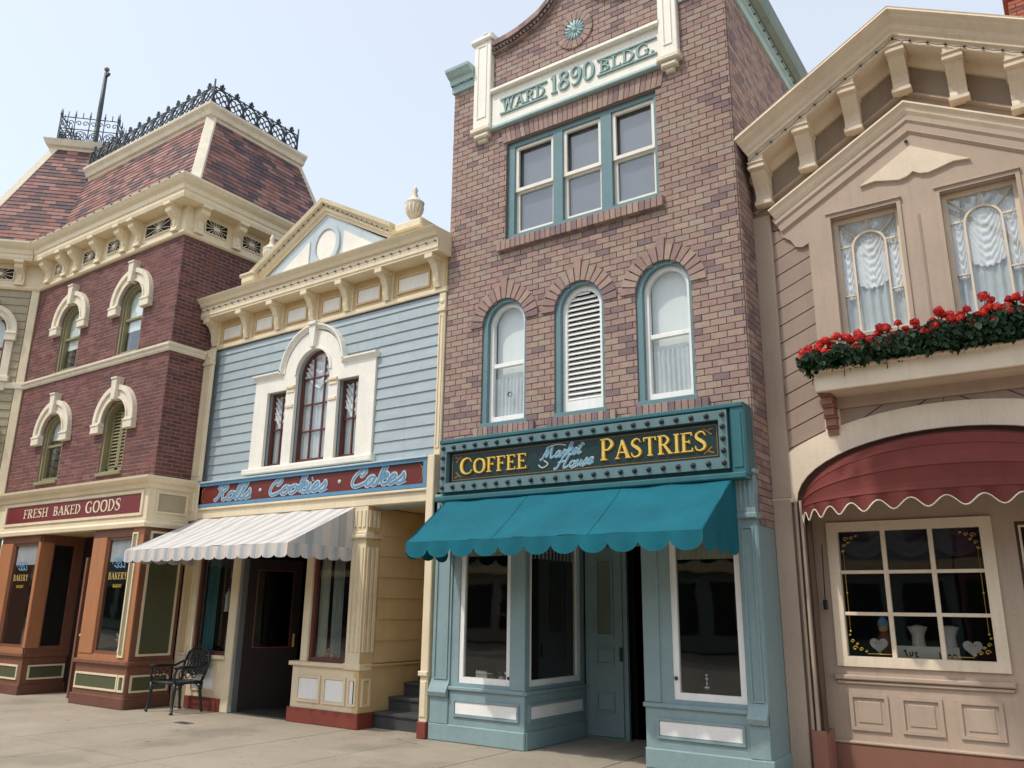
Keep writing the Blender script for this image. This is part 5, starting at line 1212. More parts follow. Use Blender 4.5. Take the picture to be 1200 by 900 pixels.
# stucco field with the windows
inn = lambda x: rake(x, Z4(6.62))
sx0, sx1 = X4(-2.03), 2*CX-X4(-2.03)
sx1 = min(sx1, wr_)
st_ = [(sx0, Z4(3.6)), (sx1, Z4(3.6)), (sx1, Z4(5.42)), (2*CX-X4(-2.16), Z4(5.50)), (wr_, inn(wr_)), (CX, inn(CX)), (X4(-2.36), inn(X4(-2.36))), (X4(-2.30), Z4(5.62)), (X4(-2.22), Z4(5.56)), (X4(-2.17), Z4(5.47)), (X4(-2.10), Z4(5.45)), (sx0, Z4(5.48))]
st_ = [(x, z) for x, z in st_ if x <= wr_+1e-6]
m = MB(F4); m.plate(st_, [arch(*h) for h in W4], -.02, .035); m.build('stucco_field', TANP, B4)
# left pilaster
MB(F4).box(wl_, X4(-2.42), Z4(2.72), Z4(5.93), -.02, .05, .012).build('pilaster', TANP, B4)
MB(F4).box(wl_, CX-hw4-.09, 0, Z4(2.72)-.004, -.02, .045, .01).build('lower_pilaster', TANP, B4)
# slanting boards
def clip(poly, a, b, c):      # keep a*x+b*y<=c
    out = []
    for i in range(len(poly)):
        p, q = poly[i], poly[(i+1) % len(poly)]; dp = a*p[0]+b*p[1]-c; dq = a*q[0]+b*q[1]-c
        if dp <= 0: out.append(p)
        if dp*dq < 0: t = dp/(dp-dq); out.append((p[0]+(q[0]-p[0])*t, p[1]+(q[1]-p[1])*t))
    return out
def slant_boards(x0, x1, z0, z1, slope, w, parent):
    z = z0-abs(slope)*(x1-x0)-w
    while z < z1+abs(slope)*(x1-x0):
        zz = z+w-.014
        xr = x0 if slope > 0 else x1
        P = [(x0, z+(x0-xr)*slope), (x1, z+(x1-xr)*slope), (x1, zz+(x1-xr)*slope), (x0, zz+(x0-xr)*slope)]
        P = clip(P, 0, -1, -z0); P = clip(P, 0, 1, z1) if P else P
        if len(P) > 2: MB(F4).plate(P, [], -.022, random.uniform(.001, .004)).build('slanting_board', TANB, parent, norm=False)
        z += w
MB(F4).box(X4(-2.43), X4(-2.02), Z4(2.9), Z4(5.75), -.021, -.019).build('board_backing', MOLD, B4)
slant_boards(X4(-2.42), sx0-.002, Z4(3.02), Z4(5.72), .42, .205, wall4)
MB(F4).box(sx0, wr_, Z4(2.9), Z4(3.62), -.021, -.018).build('board_backing', MOLD, B4)
slant_boards(sx0+.16, CX-.004, Z4(3.2), Z4(3.70), .62, .26, wall4); slant_boards(CX+.004, wr_, Z4(3.2), Z4(3.70), -.62, .26, wall4)
m = MB(F4); m.plate([(sx0, Z4(3.2)), (sx0+.16, Z4(3.28)), (sx0+.16, Z4(3.66)), (sx0, Z4(3.66))], [], -.01, .03); m.build('panel_edge', TANC, B4)
# arch band
no = 30
ao = [(CX+1.98*math.cos(t), 2.72+.94*math.sin(t)) for t in [PI*i/no for i in range(no+1)]]
ai = [(CX+(hw4+.005)*math.cos(t), sp4+(rise4+.005)*math.sin(t)) for t in [PI*i/no for i in range(no+1)]]
ao = [(max(wl_, min(wr_, x)), z) for x, z in ao]
m = MB(F4); m.band(ai, ao, -.02, .04); m.build('arch_band', TANC, B4)
m = MB(F4); m.sweep([(CX-hw4+.02, .42, 0)]+[(x, z, 0) for x, z in [(CX-(hw4-.02)*math.cos(t), sp4+(rise4-.02)*math.sin(t)) for t in [PI*i/24 for i in range(25)]]]+[(CX+hw4-.02, .42, 0)], (0, -1, 0), [(-.05, -.05), (.03, -.05), (.055, -.03), (.03, -.01), (.01, .02), (.03, .045), (.0, .07), (-.05, .07)]); m.build('arch_moulding', MOLD, B4)
MB(F4).box(CX-hw4-.06, CX-hw4+.09, 0, .44, -.25, .075, .012).build('jamb_block', PINKB, B4)
m = MB(F4)
for a in (CX-hw4-.055, CX-hw4+.0): m.box(a, a+.03, .44, sp4, -.02, .06+(a-CX+hw4+.055)*.3, .008)
m.build('jamb_moulding', TANP, B4)
# outer raking cornice and brackets
def ridge(z0, xa, xb): return [(xa, rake(xa, z0), 0), (CX, z0, 0), (xb, rake(xb, z0), 0)]
m = MB(F4); m.sweep(ridge(8.07, -2.79, 1.15), (0, -1, 0), [(-.25, 0), (.50, 0), (.51, .02), (.47, .045), (.46, .07), (.40, .12), (.385, .17), (.36, .20), (.36, .225), (.33, .235), (.33, .30), (-.25, .30)]).build('raking_cornice', TANC, B4)
sstr(F4, B4, [(-2.75, rake(-2.75, 7.76), .335), (CX, 7.76, .335), (1.0, rake(1.0, 7.76), .335)], .19)
m = MB(F4); m.sweep(ridge(7.73, -2.79, 1.0), (0, -1, 0), [(-.03, -.02), (.07, -.02), (.05, .05), (.02, .09), (-.03, .09)]).build('bed_moulding', TANC, B4)
for k in range(7):
    x = CX+(k-3)*.54; zt = rake(x, 7.74)
    if x > wr_ or x < -2.7: continue
    F_ = F4; w = .17; m = MB(F_); vt = zt+.02; vb = zt-.50; d = .33; h = .50
    nprof(m, F_, x-w/2, x+w/2, [(0, vb), (.10, vb), (.125, vb+.04), (.11, vb+.10), (.13, vb+.17), (.21, vb+.27), (.26, vb+.33), (.27, vb+.38), (.31, vb+.39), (.325, vb+.44), (.325, vt+.1), (0, vt+.1)])
    m.box(x-w/2-.015, x+w/2+.015, vb+.375, vb+.42, 0, .33, .006); m.box(x-w/2-.015, x+w/2+.015, vb-.015, vb+.035, 0, .135, .006); m.box(x-w/2-.01, x+w/2+.01, vb+.44, vb+.46, 0, .345, .004)
    m.build('cornice_bracket', TANC, B4)
    if k < 6 and x < .6:
        MB(F4).box(x+.2, x+.34, vb+.1, vb+.12, -.02, -.005)
# frieze lining and inner raking cornice
m = MB(F4); m.sweep(ridge(Z4(6.98), -2.76, 1.0), (0, -1, 0), [(-.03, .0), (.02, .0), (.03, .03), (-.03, .04)]).build('frieze_bead', TANP, B4)
def ridge2(z0, xa, xb): return [(xa, rake(xa, z0), 0), (CX, z0, 0), (xb, rake(xb, z0), 0)]
m = MB(F4); m.sweep(ridge2(Z4(6.80), X4(-2.42), .9), (0, -1, 0), [(-.02, 0), (.13, 0), (.135, .02), (.10, .05), (.09, .09), (.06, .13), (.055, .15), (-.02, .15)]).build('inner_raking_cornice', TANC, B4)
m = MB(F4); m.sweep(ridge2(Z4(6.60), X4(-2.36), .9), (0, -1, 0), [(-.02, -.08), (.06, -.08), (.07, .0), (.05, .03), (.05, .10), (.065, .115), (.04, .14), (-.02, .14)]).build('inner_rake_band', TANP, B4)
# gable ornament, groove
m = MB(F4); m.plate(P4([(-1.45, 5.975), (-1.30, 5.995), (-1.18, 5.965), (-1.07, 5.94), (-.99, 5.955), (-.93, 5.995), (-.87, 5.955), (-.79, 5.94), (-.68, 5.965), (-.56, 5.995), (-.41, 5.975), (-.93, 6.29)]), [], .02, .07); m.build('gable_ornament', TANC, B4)
MB(F4).box(CX-.012, CX+.012, Z4(4.4), Z4(5.52), .03, .042).build('field_groove', TANB, B4)
MB(F4).ball(F4(CX-.03, Z4(6.36), .05), .02, 6, 4).build('gable_lamp', BULB, B4)
# upper windows
for i, (h, nm) in enumerate(zip(W4, ('left', 'right'))):
    ua, ub, va, vt, r = h
    m = MB(F4); m.plate(rect(ua-.04, ub+.04, va-.04, vt+.045), [rect(ua, ub, va, vt)], .03, .055); m.build('window_casing', TANP, B4)
    MB(F4).box(ua-.05, ub+.05, vt+.04, vt+.065, .02, .075, .006).build('window_cap', TANP, B4)
    m = MB(F4); m.plate(rect(ua, ub, va, vt), [rect(ua+.05, ub-.04, va+.05, vt-.045)], -.12, -.07); w = m.build('window', TANC, B4)
    MB(F4).box(ua+.045, ub-.035, va+.045, vt-.04, -.102, -.098).build('pane', GLASS, w, norm=False)
    c = (ua+.05+ub-.04)/2; R = .172; zs = vt-.045-.155-R; bw = .011
    m = MB(F4); m.band([(c+(R-bw)*math.cos(t), zs+(R-bw)*math.sin(t)) for t in [PI*k/20 for k in range(21)]], [(c+(R+bw)*math.cos(t), zs+(R+bw)*math.sin(t)) for t in [PI*k/20 for k in range(21)]], -.095, -.075)
    for s in (-1, 1): m.box(*sorted((c+s*(R-bw), c+s*(R+bw))), va+.05, zs, -.095, -.075)
    m.build('arched_glazing_bar', TANC, w)
    m = MB(F4); nb_ = -.094
    for (a, b), (a2, b2) in (((c-R*.75, zs+R*.7), (ua+.05, vt-.06)), ((c+R*.75, zs+R*.7), (ub-.04, vt-.06)), ((c, zs+R), (c, vt-.045)), ((ua+.05, zs+.03), (c-R, zs+.03)), ((c+R, zs+.03), (ub-.04, zs+.03)), ((ua+.05, zs-.56), (c-R, zs-.56)), ((c+R, zs-.56), (ub-.04, zs-.56))):
        m.tube([(a, b, -.085), (a2, b2, -.085)], .010, 4)
    m.build('glazing_bar', TANC, w)
    room(F4, B4, ua, ub, va, vt, -.27, .4)
    cu = cloth(F4, ua+.02, ub-.02, va+.03, zs-.30, 8, .018, LACEG, -.145, seed=i).build('curtain', LACEG, None, norm=False, org=(c, 9.3, va)); tag(cu, 'sheer lace curtain in the %s window above the geranium flower box' % nm, 'curtain')
    for k_, (a, b, dp) in enumerate(((ua+.03, c-R+.01, .70), (c-R, c+R, .60), (c+R-.01, ub-.02, .70))):
        vl = cloth(F4, a, b, zs-.02-dp+.12, vt-.04, 5, .009, LACE, -.118, bottom=lambda t: .09*abs(2*t-1)**2+.012*math.sin(t*40), nv=48, nu=26, chev=9, seed=k_).build('balloon_swag', LACE, None, norm=False, org=(c, 9.26, vt))
        tag(vl, '%s panel of the white ruched balloon curtain, %s window above the geraniums' % (('left', 'middle', 'right')[k_], nm), 'swag curtain')
# flower box on its bracket
bx0, bx1 = -2.13, .18
m = MB(F4); m.box(bx0, bx1, 3.84, 4.06, .33, .40, .008); m.box(bx0-.02, bx1+.02, 4.05, 4.085, .30, .43, .008); m.box(bx0, bx0+.06, 3.84, 4.06, 0, .34); m.box(bx1-.06, bx1, 3.84, 4.06, 0, .34); m.box(bx0, bx1, 3.84, 3.87, 0, .34); m.box(bx0-.015, bx0+.07, 4.05, 4.08, 0, .31)
fbx = m.build('flower_box', TANC, B4); MB(F4).box(bx0+.06, bx1-.06, 3.87, 4.0, .01, .33).build('soil', SOIL, fbx)
for s in (X4(-1.95), 2*CX-X4(-1.95)):
    m = MB(F4)
    nprof(m, F4, s-.055, s+.055, [(0, Z4(3.33)), (.06, Z4(3.33)), (.07, Z4(3.40)), (.12, Z4(3.42)), (.12, Z4(3.50)), (.18, Z4(3.52)), (.18, Z4(3.60)), (.24, Z4(3.62)), (.24, Z4(3.70)), (.31, Z4(3.72)), (.31, 3.838), (0, 3.838)])
    for k in range(4): m.box(s-.065, s+.065, Z4(3.395+.1*k), Z4(3.415+.1*k), .0, .09+.06*k)
    m.build('box_bracket', PINKB, B4)
# shopfront inside the arch
Y4 = 9.42; G4 = FY(Y4)
def X5(x): return x*Y4/8.6
def Z5(z): return 1.6+(z-1.6)*Y4/8.6
wa, wb, wz0, wz1 = X5(-2.06), X5(-.73), Z5(1.13), Z5(2.40)
m = MB(G4); m.plate(rect(CX-hw4-.1, CX+hw4+.3, 0, 3.6), [rect(wa, wb, wz0, wz1), rect(X5(-.50), .6, .05, Z5(2.40))], -.1, 0); sf = m.build('shopfront_wall', TANP, B4)
m = MB(G4); m.plate(rect(wa-.06, wb+.06, wz0-.03, wz1+.06), [rect(wa+.05, wb-.05, wz0+.07, wz1-.04)], -.05, .03); w = m.build('shop_window', TANC, B4)
MB(G4).box(wa+.045, wb-.045, wz0+.065, wz1-.035, -.03, -.026).build('pane', GLASS_SHOP, w, norm=False)
ga, gb, g0, g1 = wa+.05, wb-.05, wz0+.07, wz1-.04
for k in (1, 2):
    x = ga+(gb-ga)*k/3; MB(G4).box(x-.022, x+.022, g0-.002, g1+.002, -.024, .012, .005).build('glazing_bar', TANC, w)
    z = g0+(g1-g0)*k/3; MB(G4).box(ga-.002, gb+.002, z-.018, z+.018, -.024, .008, .005).build('glazing_bar', TANC, w)
m = MB(G4)
for s, x in ((1, ga+.04), (-1, gb-.04)):
    m.tube([(x, g0+.25, -.02), (x, g1-.2, -.02)], .003, 3)
    for zz in (g0+.25, (g0+g1)/2, g1-.2): m.ball(G4(x, zz, -.02), .011, 5, 4)
    for zc_, t in ((g0+.05, 1), (g1-.05, -1)):
        for a, b, r in ((.03, .03, .028), (.09, .02, .022), (.01, .10, .022), (.055, .07, .016), (.14, .0, .012), (-.01, .16, .012)):
            m.tube([(x+s*a+r*(1-q/11)*math.cos(q*.75), zc_+t*b+r*(1-q/11)*math.sin(q*.75), -.02) for q in range(10)], .0042, 3)
    m.tube([(x+s*.15, g0+.03, -.02), (x+s*.42, g0+.03, -.02)], .003, 3)
m.build('gilt_scrollwork', GOLD, w, norm=False, kind='stuff')
MB(G4).box(wa-.10, wb+.08, Z5(1.0)-.02, Z5(1.0)+.03, -.01, .05, .012).build('ledge', TANP, B4); MB(G4).box(wa-.08, wb+.06, Z5(1.0)-.06, Z5(1.0)-.03, -.01, .03, .008).build('ledge_moulding', TANP, B4)
for a, b in ((-2.04, -1.70), (-1.60, -1.25), (-1.13, -.78)):
    m = MB(G4); a, b = X5(a), X5(b); z0, z1 = Z5(.54), Z5(.86)
    m.plate(rect(a, b, z0, z1), [rect(a+.035, b-.035, z0+.035, z1-.035)], -.002, .022); m.build('panel_moulding', TANP, B4)
    MB(G4).box(a+.07, b-.07, z0+.07, z1-.07, -.002, .010, .008).build('panel', TANP, B4)
MB(G4).box(CX-hw4-.05, X5(-.60), 0, Z5(.42), -.02, .035, .012).build('base', PLTAN, B4); MB(G4).box(CX-hw4-.05, X5(-.60), Z5(.42), Z5(.42)+.03, -.02, .05, .01).build('base_moulding', TANP, B4)
m = MB(G4); m.plate(rect(X5(-.50), .6, .05, Z5(2.40)), [rect(X5(-.47), .5, .5, Z5(2.36))], -.08, -.02); dr = m.build('door', MOLD, B4)
MB(G4).box(X5(-.47), .5, .5, Z5(2.36), -.055, -.051).build('door_pane', GLASS_SHOP, dr, norm=False); m = MB(G4); m.plate(rect(X5(-.475), .5, .49, Z5(2.365)), [rect(X5(-.475)+.02, .48, .51, Z5(2.365)-.02)], -.02, -.01); m.build('door_bead', TANC, dr)
room(FY(Y4+.1), B4, wa-.05, .62, .6, 2.75, -.02, 1.6, DARK, 'shop_interior')
MB().box(wa-.05, wb+.05, Y4+.1, Y4+.9, wz0-.02, wz0+.03).build('display_shelf', DARKW, B4)
# jambs and soffit of the recess
m = MB(F4); arcp = [(CX-hw4, 0, 0)]+[(CX-hw4*math.cos(t), sp4+rise4*math.sin(t), 0) for t in [PI*i/24 for i in range(25)]]+[(CX+hw4, 0, 0)]
pin = [(a, b) for a, b, c in arcp]; pout = [(CX+(a-CX)*1.03, b+(.03 if b > sp4 else 0)) for a, b in pin]
m.band(pin, pout, -.34, -.28); m.build('recess_lining', TANB, B4)
m = MB(F4); m.tube([(CX-hw4+.12, 2.3, -.25), (CX-hw4+.11, 1.7, -.24)], .006, 4); m.box(CX-hw4+.09, CX-hw4+.13, 1.62, 1.72, -.26, -.22, .006); m.build('awning_pull_cord', IRON, B4)
# round bonnet awning
rb = [0, .30, .62, 1.0]; A = []
def bon(t, ph): return (CX-(hw4-.03)*math.cos(t), sp4-.10+(rise4+.07)*math.sin(t)*math.cos(ph)**.9, .02+.66*math.sin(ph)*math.sin(t))
phs = [0, .42, .80, 1.18, 1.50]
m = MB(F4); nt_ = 36; m.sm = False
for a, b in zip(phs, phs[1:]):
    for s in range(4):
        q0, q1 = s/4, (s+1)/4
        for i in range(nt_):
            t0, t1 = PI*i/nt_, PI*(i+1)/nt_
            def pp(t, q):
                A_, B_ = bon(t, a), bon(t, b); sg_ = -.035*math.sin(PI*q)*math.sin(t)
                return tuple(A_[k]+(B_[k]-A_[k])*q+(sg_ if k == 1 else sg_*.5 if k == 2 else 0) for k in range(3))
            z = m.pts([pp(t0, q0), pp(t1, q0), pp(t1, q1), pp(t0, q1)]); m.face((z, z+1, z+2, z+3))
aw4 = m.build('round_awning', REDAW, B4)
for ph in phs[1:]:
    MB(F4).tube([bon(PI*i/40, ph) for i in range(41)], .007, 4).build('awning_rib', REDAW, aw4)
m = MB(F4); pm = []
nv_ = 15; N_ = nv_*12
for i in range(N_+1):
    t = PI*i/N_; p = bon(t, phs[-1]); arcf = i/N_*nv_; dz = .115+.05*math.cos(arcf*2*PI); dn = .035*math.sin(arcf*2*PI+.5)*math.sin(t)
    q = (p[0], p[1]-dz, p[2]+dn); m.v += [F4(*p), F4(p[0], p[1]-dz*.5, p[2]+dn*.5), F4(*q)]; pm.append(q)
    if i: a = 3*(i-1); m.face((a, a+3, a+4, a+1)); m.face((a+1, a+4, a+5, a+2))
m.build('scalloped_valance', REDAW, aw4)
MB(F4).tube(pm, .0075, 4).build('valance_piping', PIPE, aw4)
# roof and chimney
m = MB(F4)
for s in (-1, 1):
    xe = wl_-.0 if s < 0 else 1.15
    m.v += []; a = m.pts([(CX, 8.09, .50), (xe, rake(xe, 8.09), .50), (xe, rake(xe, 8.09), -6), (CX, 8.09, -6), (CX, 8.04, .48), (xe, rake(xe, 8.04), .48), (xe, rake(xe, 8.04), -6), (CX, 8.04, -6)])
    for q_ in ((0, 1, 2, 3), (4, 7, 6, 5), (0, 4, 5, 1), (1, 5, 6, 2), (2, 6, 7, 3), (3, 7, 4, 0)): m.face([a+k for k in q_])
m.build('roof', TANC, B4)
MB().box(wl_+.02, 1.0, 11.4, 15, 0, 6.5).build('building_body', DARK, B4)
MB().box(wl_+.0, wl_+.03, 9.12, 15, 0, 6.9).build('left_side_wall', TANB, B4)
ch = thing('brick_chimney', 'red brick chimney rising behind the tan gable at the top right corner', 'chimney', (.55, 14.2, 6))
cxx = .19
cm = MB().box(cxx, cxx+.8, 14.0, 14.8, 6.5, 11.42).build('chimney_shaft', REDCH, ch)
courses(FY(13.985), cm, 'bricks', cxx, cxx+.8, 9.5, 11.40, .20, .075, [], [REDCH, RB[2]], [5, 1], nind=60, th=.012)
MB().box(cxx-.06, cxx+.86, 13.93, 14.87, 11.42, 12.2).build('chimney_cap', REDCH, ch)
# ================================================================== geraniums in the flower box
def blob_plant(x, w, zt, nleaf, nflow, label, seed):
    r = random.Random(seed); t = thing('geranium', label, 'flowering plant', (x, 8.9, 4.0), 'geraniums in the flower box')
    m = MB()
    for k in range(nleaf):
        cx = x+r.uniform(-w, w); q = r.random(); cyy = 8.66+r.uniform(-.10, .30); cz = 4.06+(zt-.02-4.06)*(q**.75)*(1-.2*(abs(cx-x)/w)**2)
        if cyy < 8.66 and r.random() < .2: cz -= r.uniform(.01, .04)
        cyy -= .05*math.sin(q*3); rad = r.uniform(.020, .040); nrm = Vector((r.uniform(-1, 1), r.uniform(-1.6, -.2), r.uniform(-.3, 1.0))).normalized()
        e = nrm.orthogonal().normalized(); g_ = nrm.cross(e); c = Vector((cx, cyy, cz)); a = len(m.v); m.m = r.choice([0, 0, 0, 1, 1, 2]); m.v.append(c-nrm*.008)
        for j in range(7): an = 2*PI*j/7; rr = rad*r.uniform(.8, 1.15)*(.35 if j == 0 else 1); m.v.append(c+e*rr*math.cos(an)+g_*rr*math.sin(an))
        for j in range(7): m.face((a, a+1+j, a+1+(j+1) % 7))
    m.build('foliage', LEAF, t, norm=False)
    for k in range(nflow):
        cx = x+(w*.92)*(2*(k+.5)/nflow-1)+r.uniform(-.03, .03); cz = zt+r.uniform(-.14, .09); cyy = 8.60+r.uniform(-.05, .10); R = r.uniform(.038, .055)
        st = MB().tube([(cx+r.uniform(-.03, .03), cyy+.06, cz-.2), (cx, cyy, cz)], .005, 4); st.build('flower_stem', LEAF[1], t, norm=False)
        m = MB()
        for j in range(34):
            u_ = r.uniform(-.5, 1); an = r.uniform(0, 2*PI); s = math.sqrt(max(0, 1-u_*u_)); nrm = Vector((s*math.cos(an), s*math.sin(an), u_)); c = Vector((cx, cyy, cz))+nrm*R*r.uniform(.75, 1.05); e = nrm.orthogonal().normalized(); g_ = nrm.cross(e); a = len(m.v); pr = R*.36; m.m = r.choice([0, 0, 1])
            m.v += [c+nrm*.004]+[c+(e*math.cos(2*PI*i/5)+g_*math.sin(2*PI*i/5))*pr-nrm*.004 for i in range(5)]
            for i in range(5): m.face((a, a+1+i, a+1+(i+1) % 5))
        m.ball((cx, cyy, cz), R*.72, 7, 5); m.build('flower_head', [RED, REDO], t, norm=False)
labs = ['red geranium trailing over the left end of the flower box', 'second red geranium from the left, low under the left window', 'red geranium below the left window with a cluster of low blooms', 'red geranium at the right foot of the left window', 'tall red geranium between the two windows, in front of the wall groove', 'red geranium under the left side of the right window', 'full red geranium in front of the middle of the right window', 'tallest red geranium at the right edge of the photo']
gx = [-2.06, -1.77, -1.47, -1.17, -.88, -.58, -.28, .02]
for i, (x, lab) in enumerate(zip(gx, labs)): blob_plant(x, .19, 4.27+.022*i+(.03 if i in (4, 6) else 0), 900, (12, 12, 15, 12, 13, 14, 16, 14)[i], lab, i+3)
# ================================================================== iron armchair on the pavement
MB.fat = 1.45
chr_ = thing('iron_armchair', 'black cast iron garden armchair with latticed back beside the striped awning shopfront', 'chair', (-11.82, 8.1, 0))
xa, xb, yf, yb = -12.12, -11.52, 7.84, 8.33
def leg(x, y, dx, dy, ztop): return MB().tube([(x+dx*.9, y+dy*.9, .012), (x+dx*.55, y+dy*.55, .03), (x+dx*.25, y+dy*.25, .15), (x-dx*.2, y-dy*.2, .30), (x, y, ztop)], [.022, .013, .014, .018, .020], 6)
for x, y, dx, dy, z in ((xa, yf, -.03, -.03, .43), (xb, yf, .03, -.03, .43), (xa+.04, yb, -.03, .05, .43), (xb-.04, yb, .03, .05, .43)): leg(x, y, dx, dy, z).build('leg', IRON, chr_)
m = MB()
m.tube([(xa, yf, .44), ((xa+xb)/2, yf-.03, .44), (xb, yf, .44), (xb-.02, (yf+yb)/2, .435), (xb-.04, yb, .43), (xa+.04, yb, .43), (xa+.02, (yf+yb)/2, .435)], .016, 6, closed=True)
for k in range(1, 9):
    x = xa+.02+(xb-xa-.04)*k/9; m.tube([(x, yf-.01, .44), (x+.02, (yf+yb)/2, .437), (x, yb, .432)], .007, 4)
for k in range(1, 7): y = yf+(yb-yf)*k/7; m.tube([(xa+.01, y, .44), (xb-.01, y, .44)], .006, 4)
m.build('seat', IRON, chr_)
BK = Fr((0, yb, .43), (1, 0, 0), (0, .22, .975))
m = MB(BK)
x0, x1 = xa+.03, xb-.03; c = (x0+x1)/2
m.tube([(x0+.02, 0, 0), (x0-.02, .14, 0), (x0-.035, .30, 0), (x0+.01, .43, 0), (c-.15, .50, 0), (c, .53, 0), (c+.15, .50, 0), (x1-.01, .43, 0), (x1+.035, .30, 0), (x1+.02, .14, 0), (x1-.02, 0, 0)], .014, 6)
m.tube([(x0-.02, .14, 0), (c, .10, 0), (x1+.02, .14, 0)], .010, 5)
rr = random.Random(4)
for a in range(6):
    for b in range(4):
        u = x0+.02+(x1-x0-.04)*(a+.5+(.5 if b % 2 else 0)*.6)/6; v = .17+.085*b
        if u > x1 or (v > .40 and abs(u-c) > .2): continue
        m.tube([(u+.042*math.cos(t), v+.045*math.sin(t), 0) for t in [i*PI/4 for i in range(8)]], .0078, 4, closed=True)
        m.tube([(u-.04, v-.04, .004), (u+.04, v+.04, .004)], .006, 4); m.tube([(u-.04, v+.04, .004), (u+.04, v-.04, .004)], .006, 4)
m.build('backrest', IRON, chr_)
for s, x in ((-1, xa), (1, xb)):
    m = MB(); m.tube([(x, yf, .44), (x+s*.0, yf-.02, .55), (x+s*.02, yf+.0, .64), (x+s*.02, yf-.04, .655), (x+s*.025, yf+.10, .665), (x+s*.02, yb-.1, .655), (x-s*.01, yb+.03, .72)], [.014, .012, .014, .018, .02, .015, .012], 6)
    for k in range(3): y = yf+.09+.11*k; m.tube([(x+s*.01+.0*t, y+.045*math.cos(t), .56+.055*math.sin(t)) for t in [i*PI/4 for i in range(8)]], .007, 4, closed=True)
    m.build('arm', IRON, chr_)
m = MB()
for x in (xa, xb): m.tube([(x, yf, .32), (x, yf+.12, .41), (x, yf+.2, .43)], .008, 4); m.tube([(x-.03 if x > -11.8 else x+.03, yb, .32), (x, yb-.12, .41), (x, yb-.2, .43)], .008, 4)
m.tube([(xa, yf, .33), (xa+.1, yf, .42)], .008, 4); m.tube([(xb, yf, .33), (xb-.1, yf, .42)], .008, 4); m.build('brace', IRON, chr_)
MB.fat = 1.0
# ================================================================== things in the shop windows
def teapot(x, y, z, s, lab, lathe_only=False):
    t = thing('teapot', lab, 'teapot', (x, y, z))
    MB().lathe((x, y, z), [(0, 0), (.06*s, 0), (.05*s, .01*s), (.09*s, .05*s), (.105*s, .10*s), (.09*s, .15*s), (.05*s, .18*s), (.045*s, .185*s), (.02*s, .20*s), (.012*s, .21*s), (.018*s, .225*s), (0, .235*s)], 14).build('body', PORC, t)
    MB().tube([(x+.09*s, y, z+.08*s), (x+.15*s, y, z+.11*s), (x+.17*s, y, z+.17*s)], [.02*s, .014*s, .01*s], 6).build('spout', PORC, t)
    MB().tube([(x-.09*s, y, z+.15*s), (x-.15*s, y, z+.14*s), (x-.15*s, y, z+.08*s), (x-.09*s, y, z+.05*s)], .009*s, 5).build('handle', PORC, t)
teapot(-16.28, 7.98, .76, 1.15, 'white porcelain teapot low in the left bakery window'); teapot(-13.18, 7.98, .76, 1.0, 'white teapot in the right bakery window below the painted lettering')
t = thing('flower_vase', 'small vase of pale flowers beside the teapot in the right bakery window', 'vase', (-13.42, 8.02, .76))
MB().lathe((-13.42, 8.02, .76), [(0, 0), (.03, 0), (.045, .06), (.02, .12), (.03, .15)], 10).build('vase', PORC, t)
m = MB()
for k in range(14): a = k*2.4; m.tube([(-13.42, 8.02, .9), (-13.42+.07*math.cos(a), 8.02+.05*math.sin(a), 1.0+.03*(k % 4))], .003, 3); m.ball((-13.42+.07*math.cos(a), 8.02+.05*math.sin(a), 1.0+.03*(k % 4)), .018, 5, 4)
m.build('blooms', VELV, t)
t = thing('serving_dish', 'silver lidded serving dish in the side window of the left bakery bay', 'dish', (-16.15, 8.15, .76))
MB().lathe((-16.15, 8.15, .76), [(0, .03), (.14, .03), (.16, .05), (.12, .06), (.11, .10), (.05, .14), (.01, .15), (.015, .17), (0, .18)], 16).build('lid', SILV, t); MB().lathe((-16.15, 8.15, .76), [(0, 0), (.07, 0), (.05, .03)], 12).build('foot', SILV, t)
# plush bear and bottle
def bearfig(x, y, z):
    t = thing('plush_bear', 'seated golden plush bear in the window left of the fluted pier', 'plush toy', (x, y, z))
    m = MB(); m.ball((x, y, z+.09), .085, 12, 9, (1, .9, 1.1)); m.ball((x, y-.01, z+.225), .065, 12, 9); m.ball((x, y-.065, z+.21), .028, 8, 6)
    for s in (-1, 1):
        m.ball((x+s*.048, y, z+.28), .022, 8, 6); m.tube([(x+s*.06, y, z+.13), (x+s*.10, y-.04, z+.10), (x+s*.09, y-.08, z+.07)], [.03, .027, .026], 7); m.tube([(x+s*.05, y-.03, z+.04), (x+s*.08, y-.11, z+.03)], [.038, .032], 7); m.ball((x+s*.083, y-.125, z+.035), .034, 8, 6)
    m.build('body', BEAR, t, norm=False)
    m = MB()
    for s in (-1, 1): m.ball((x+s*.024, y-.066, z+.238), .007, 6, 4)
    m.ball((x, y-.092, z+.218), .010, 6, 4); m.build('eyes_and_nose', IRON, t)
    MB().tube([(x-.05, y-.035, z+.165), (x, y-.065, z+.158), (x+.05, y-.035, z+.165)], .009, 5).build('ribbon', RED, t)
MB().box(-9.42, -8.65, 8.6, 9.0, .80, .86).build('display_shelf', WB, B2)
bearfig(-9.13, 8.76, .87)
t = thing('bottle', 'slim pale bottle beside the plush bear in the shop window', 'bottle', (-8.85, 8.74, .86)); MB().lathe((-8.85, 8.74, .86), [(0, 0), (.03, 0), (.032, .10), (.013, .15), (.013, .20), (0, .20)], 10).build('glass_body', PORC, t); MB().lathe((-8.85, 8.74, 1.06), [(.014, 0), (.014, .025), (0, .025)], 8).build('cap', LETB, t)
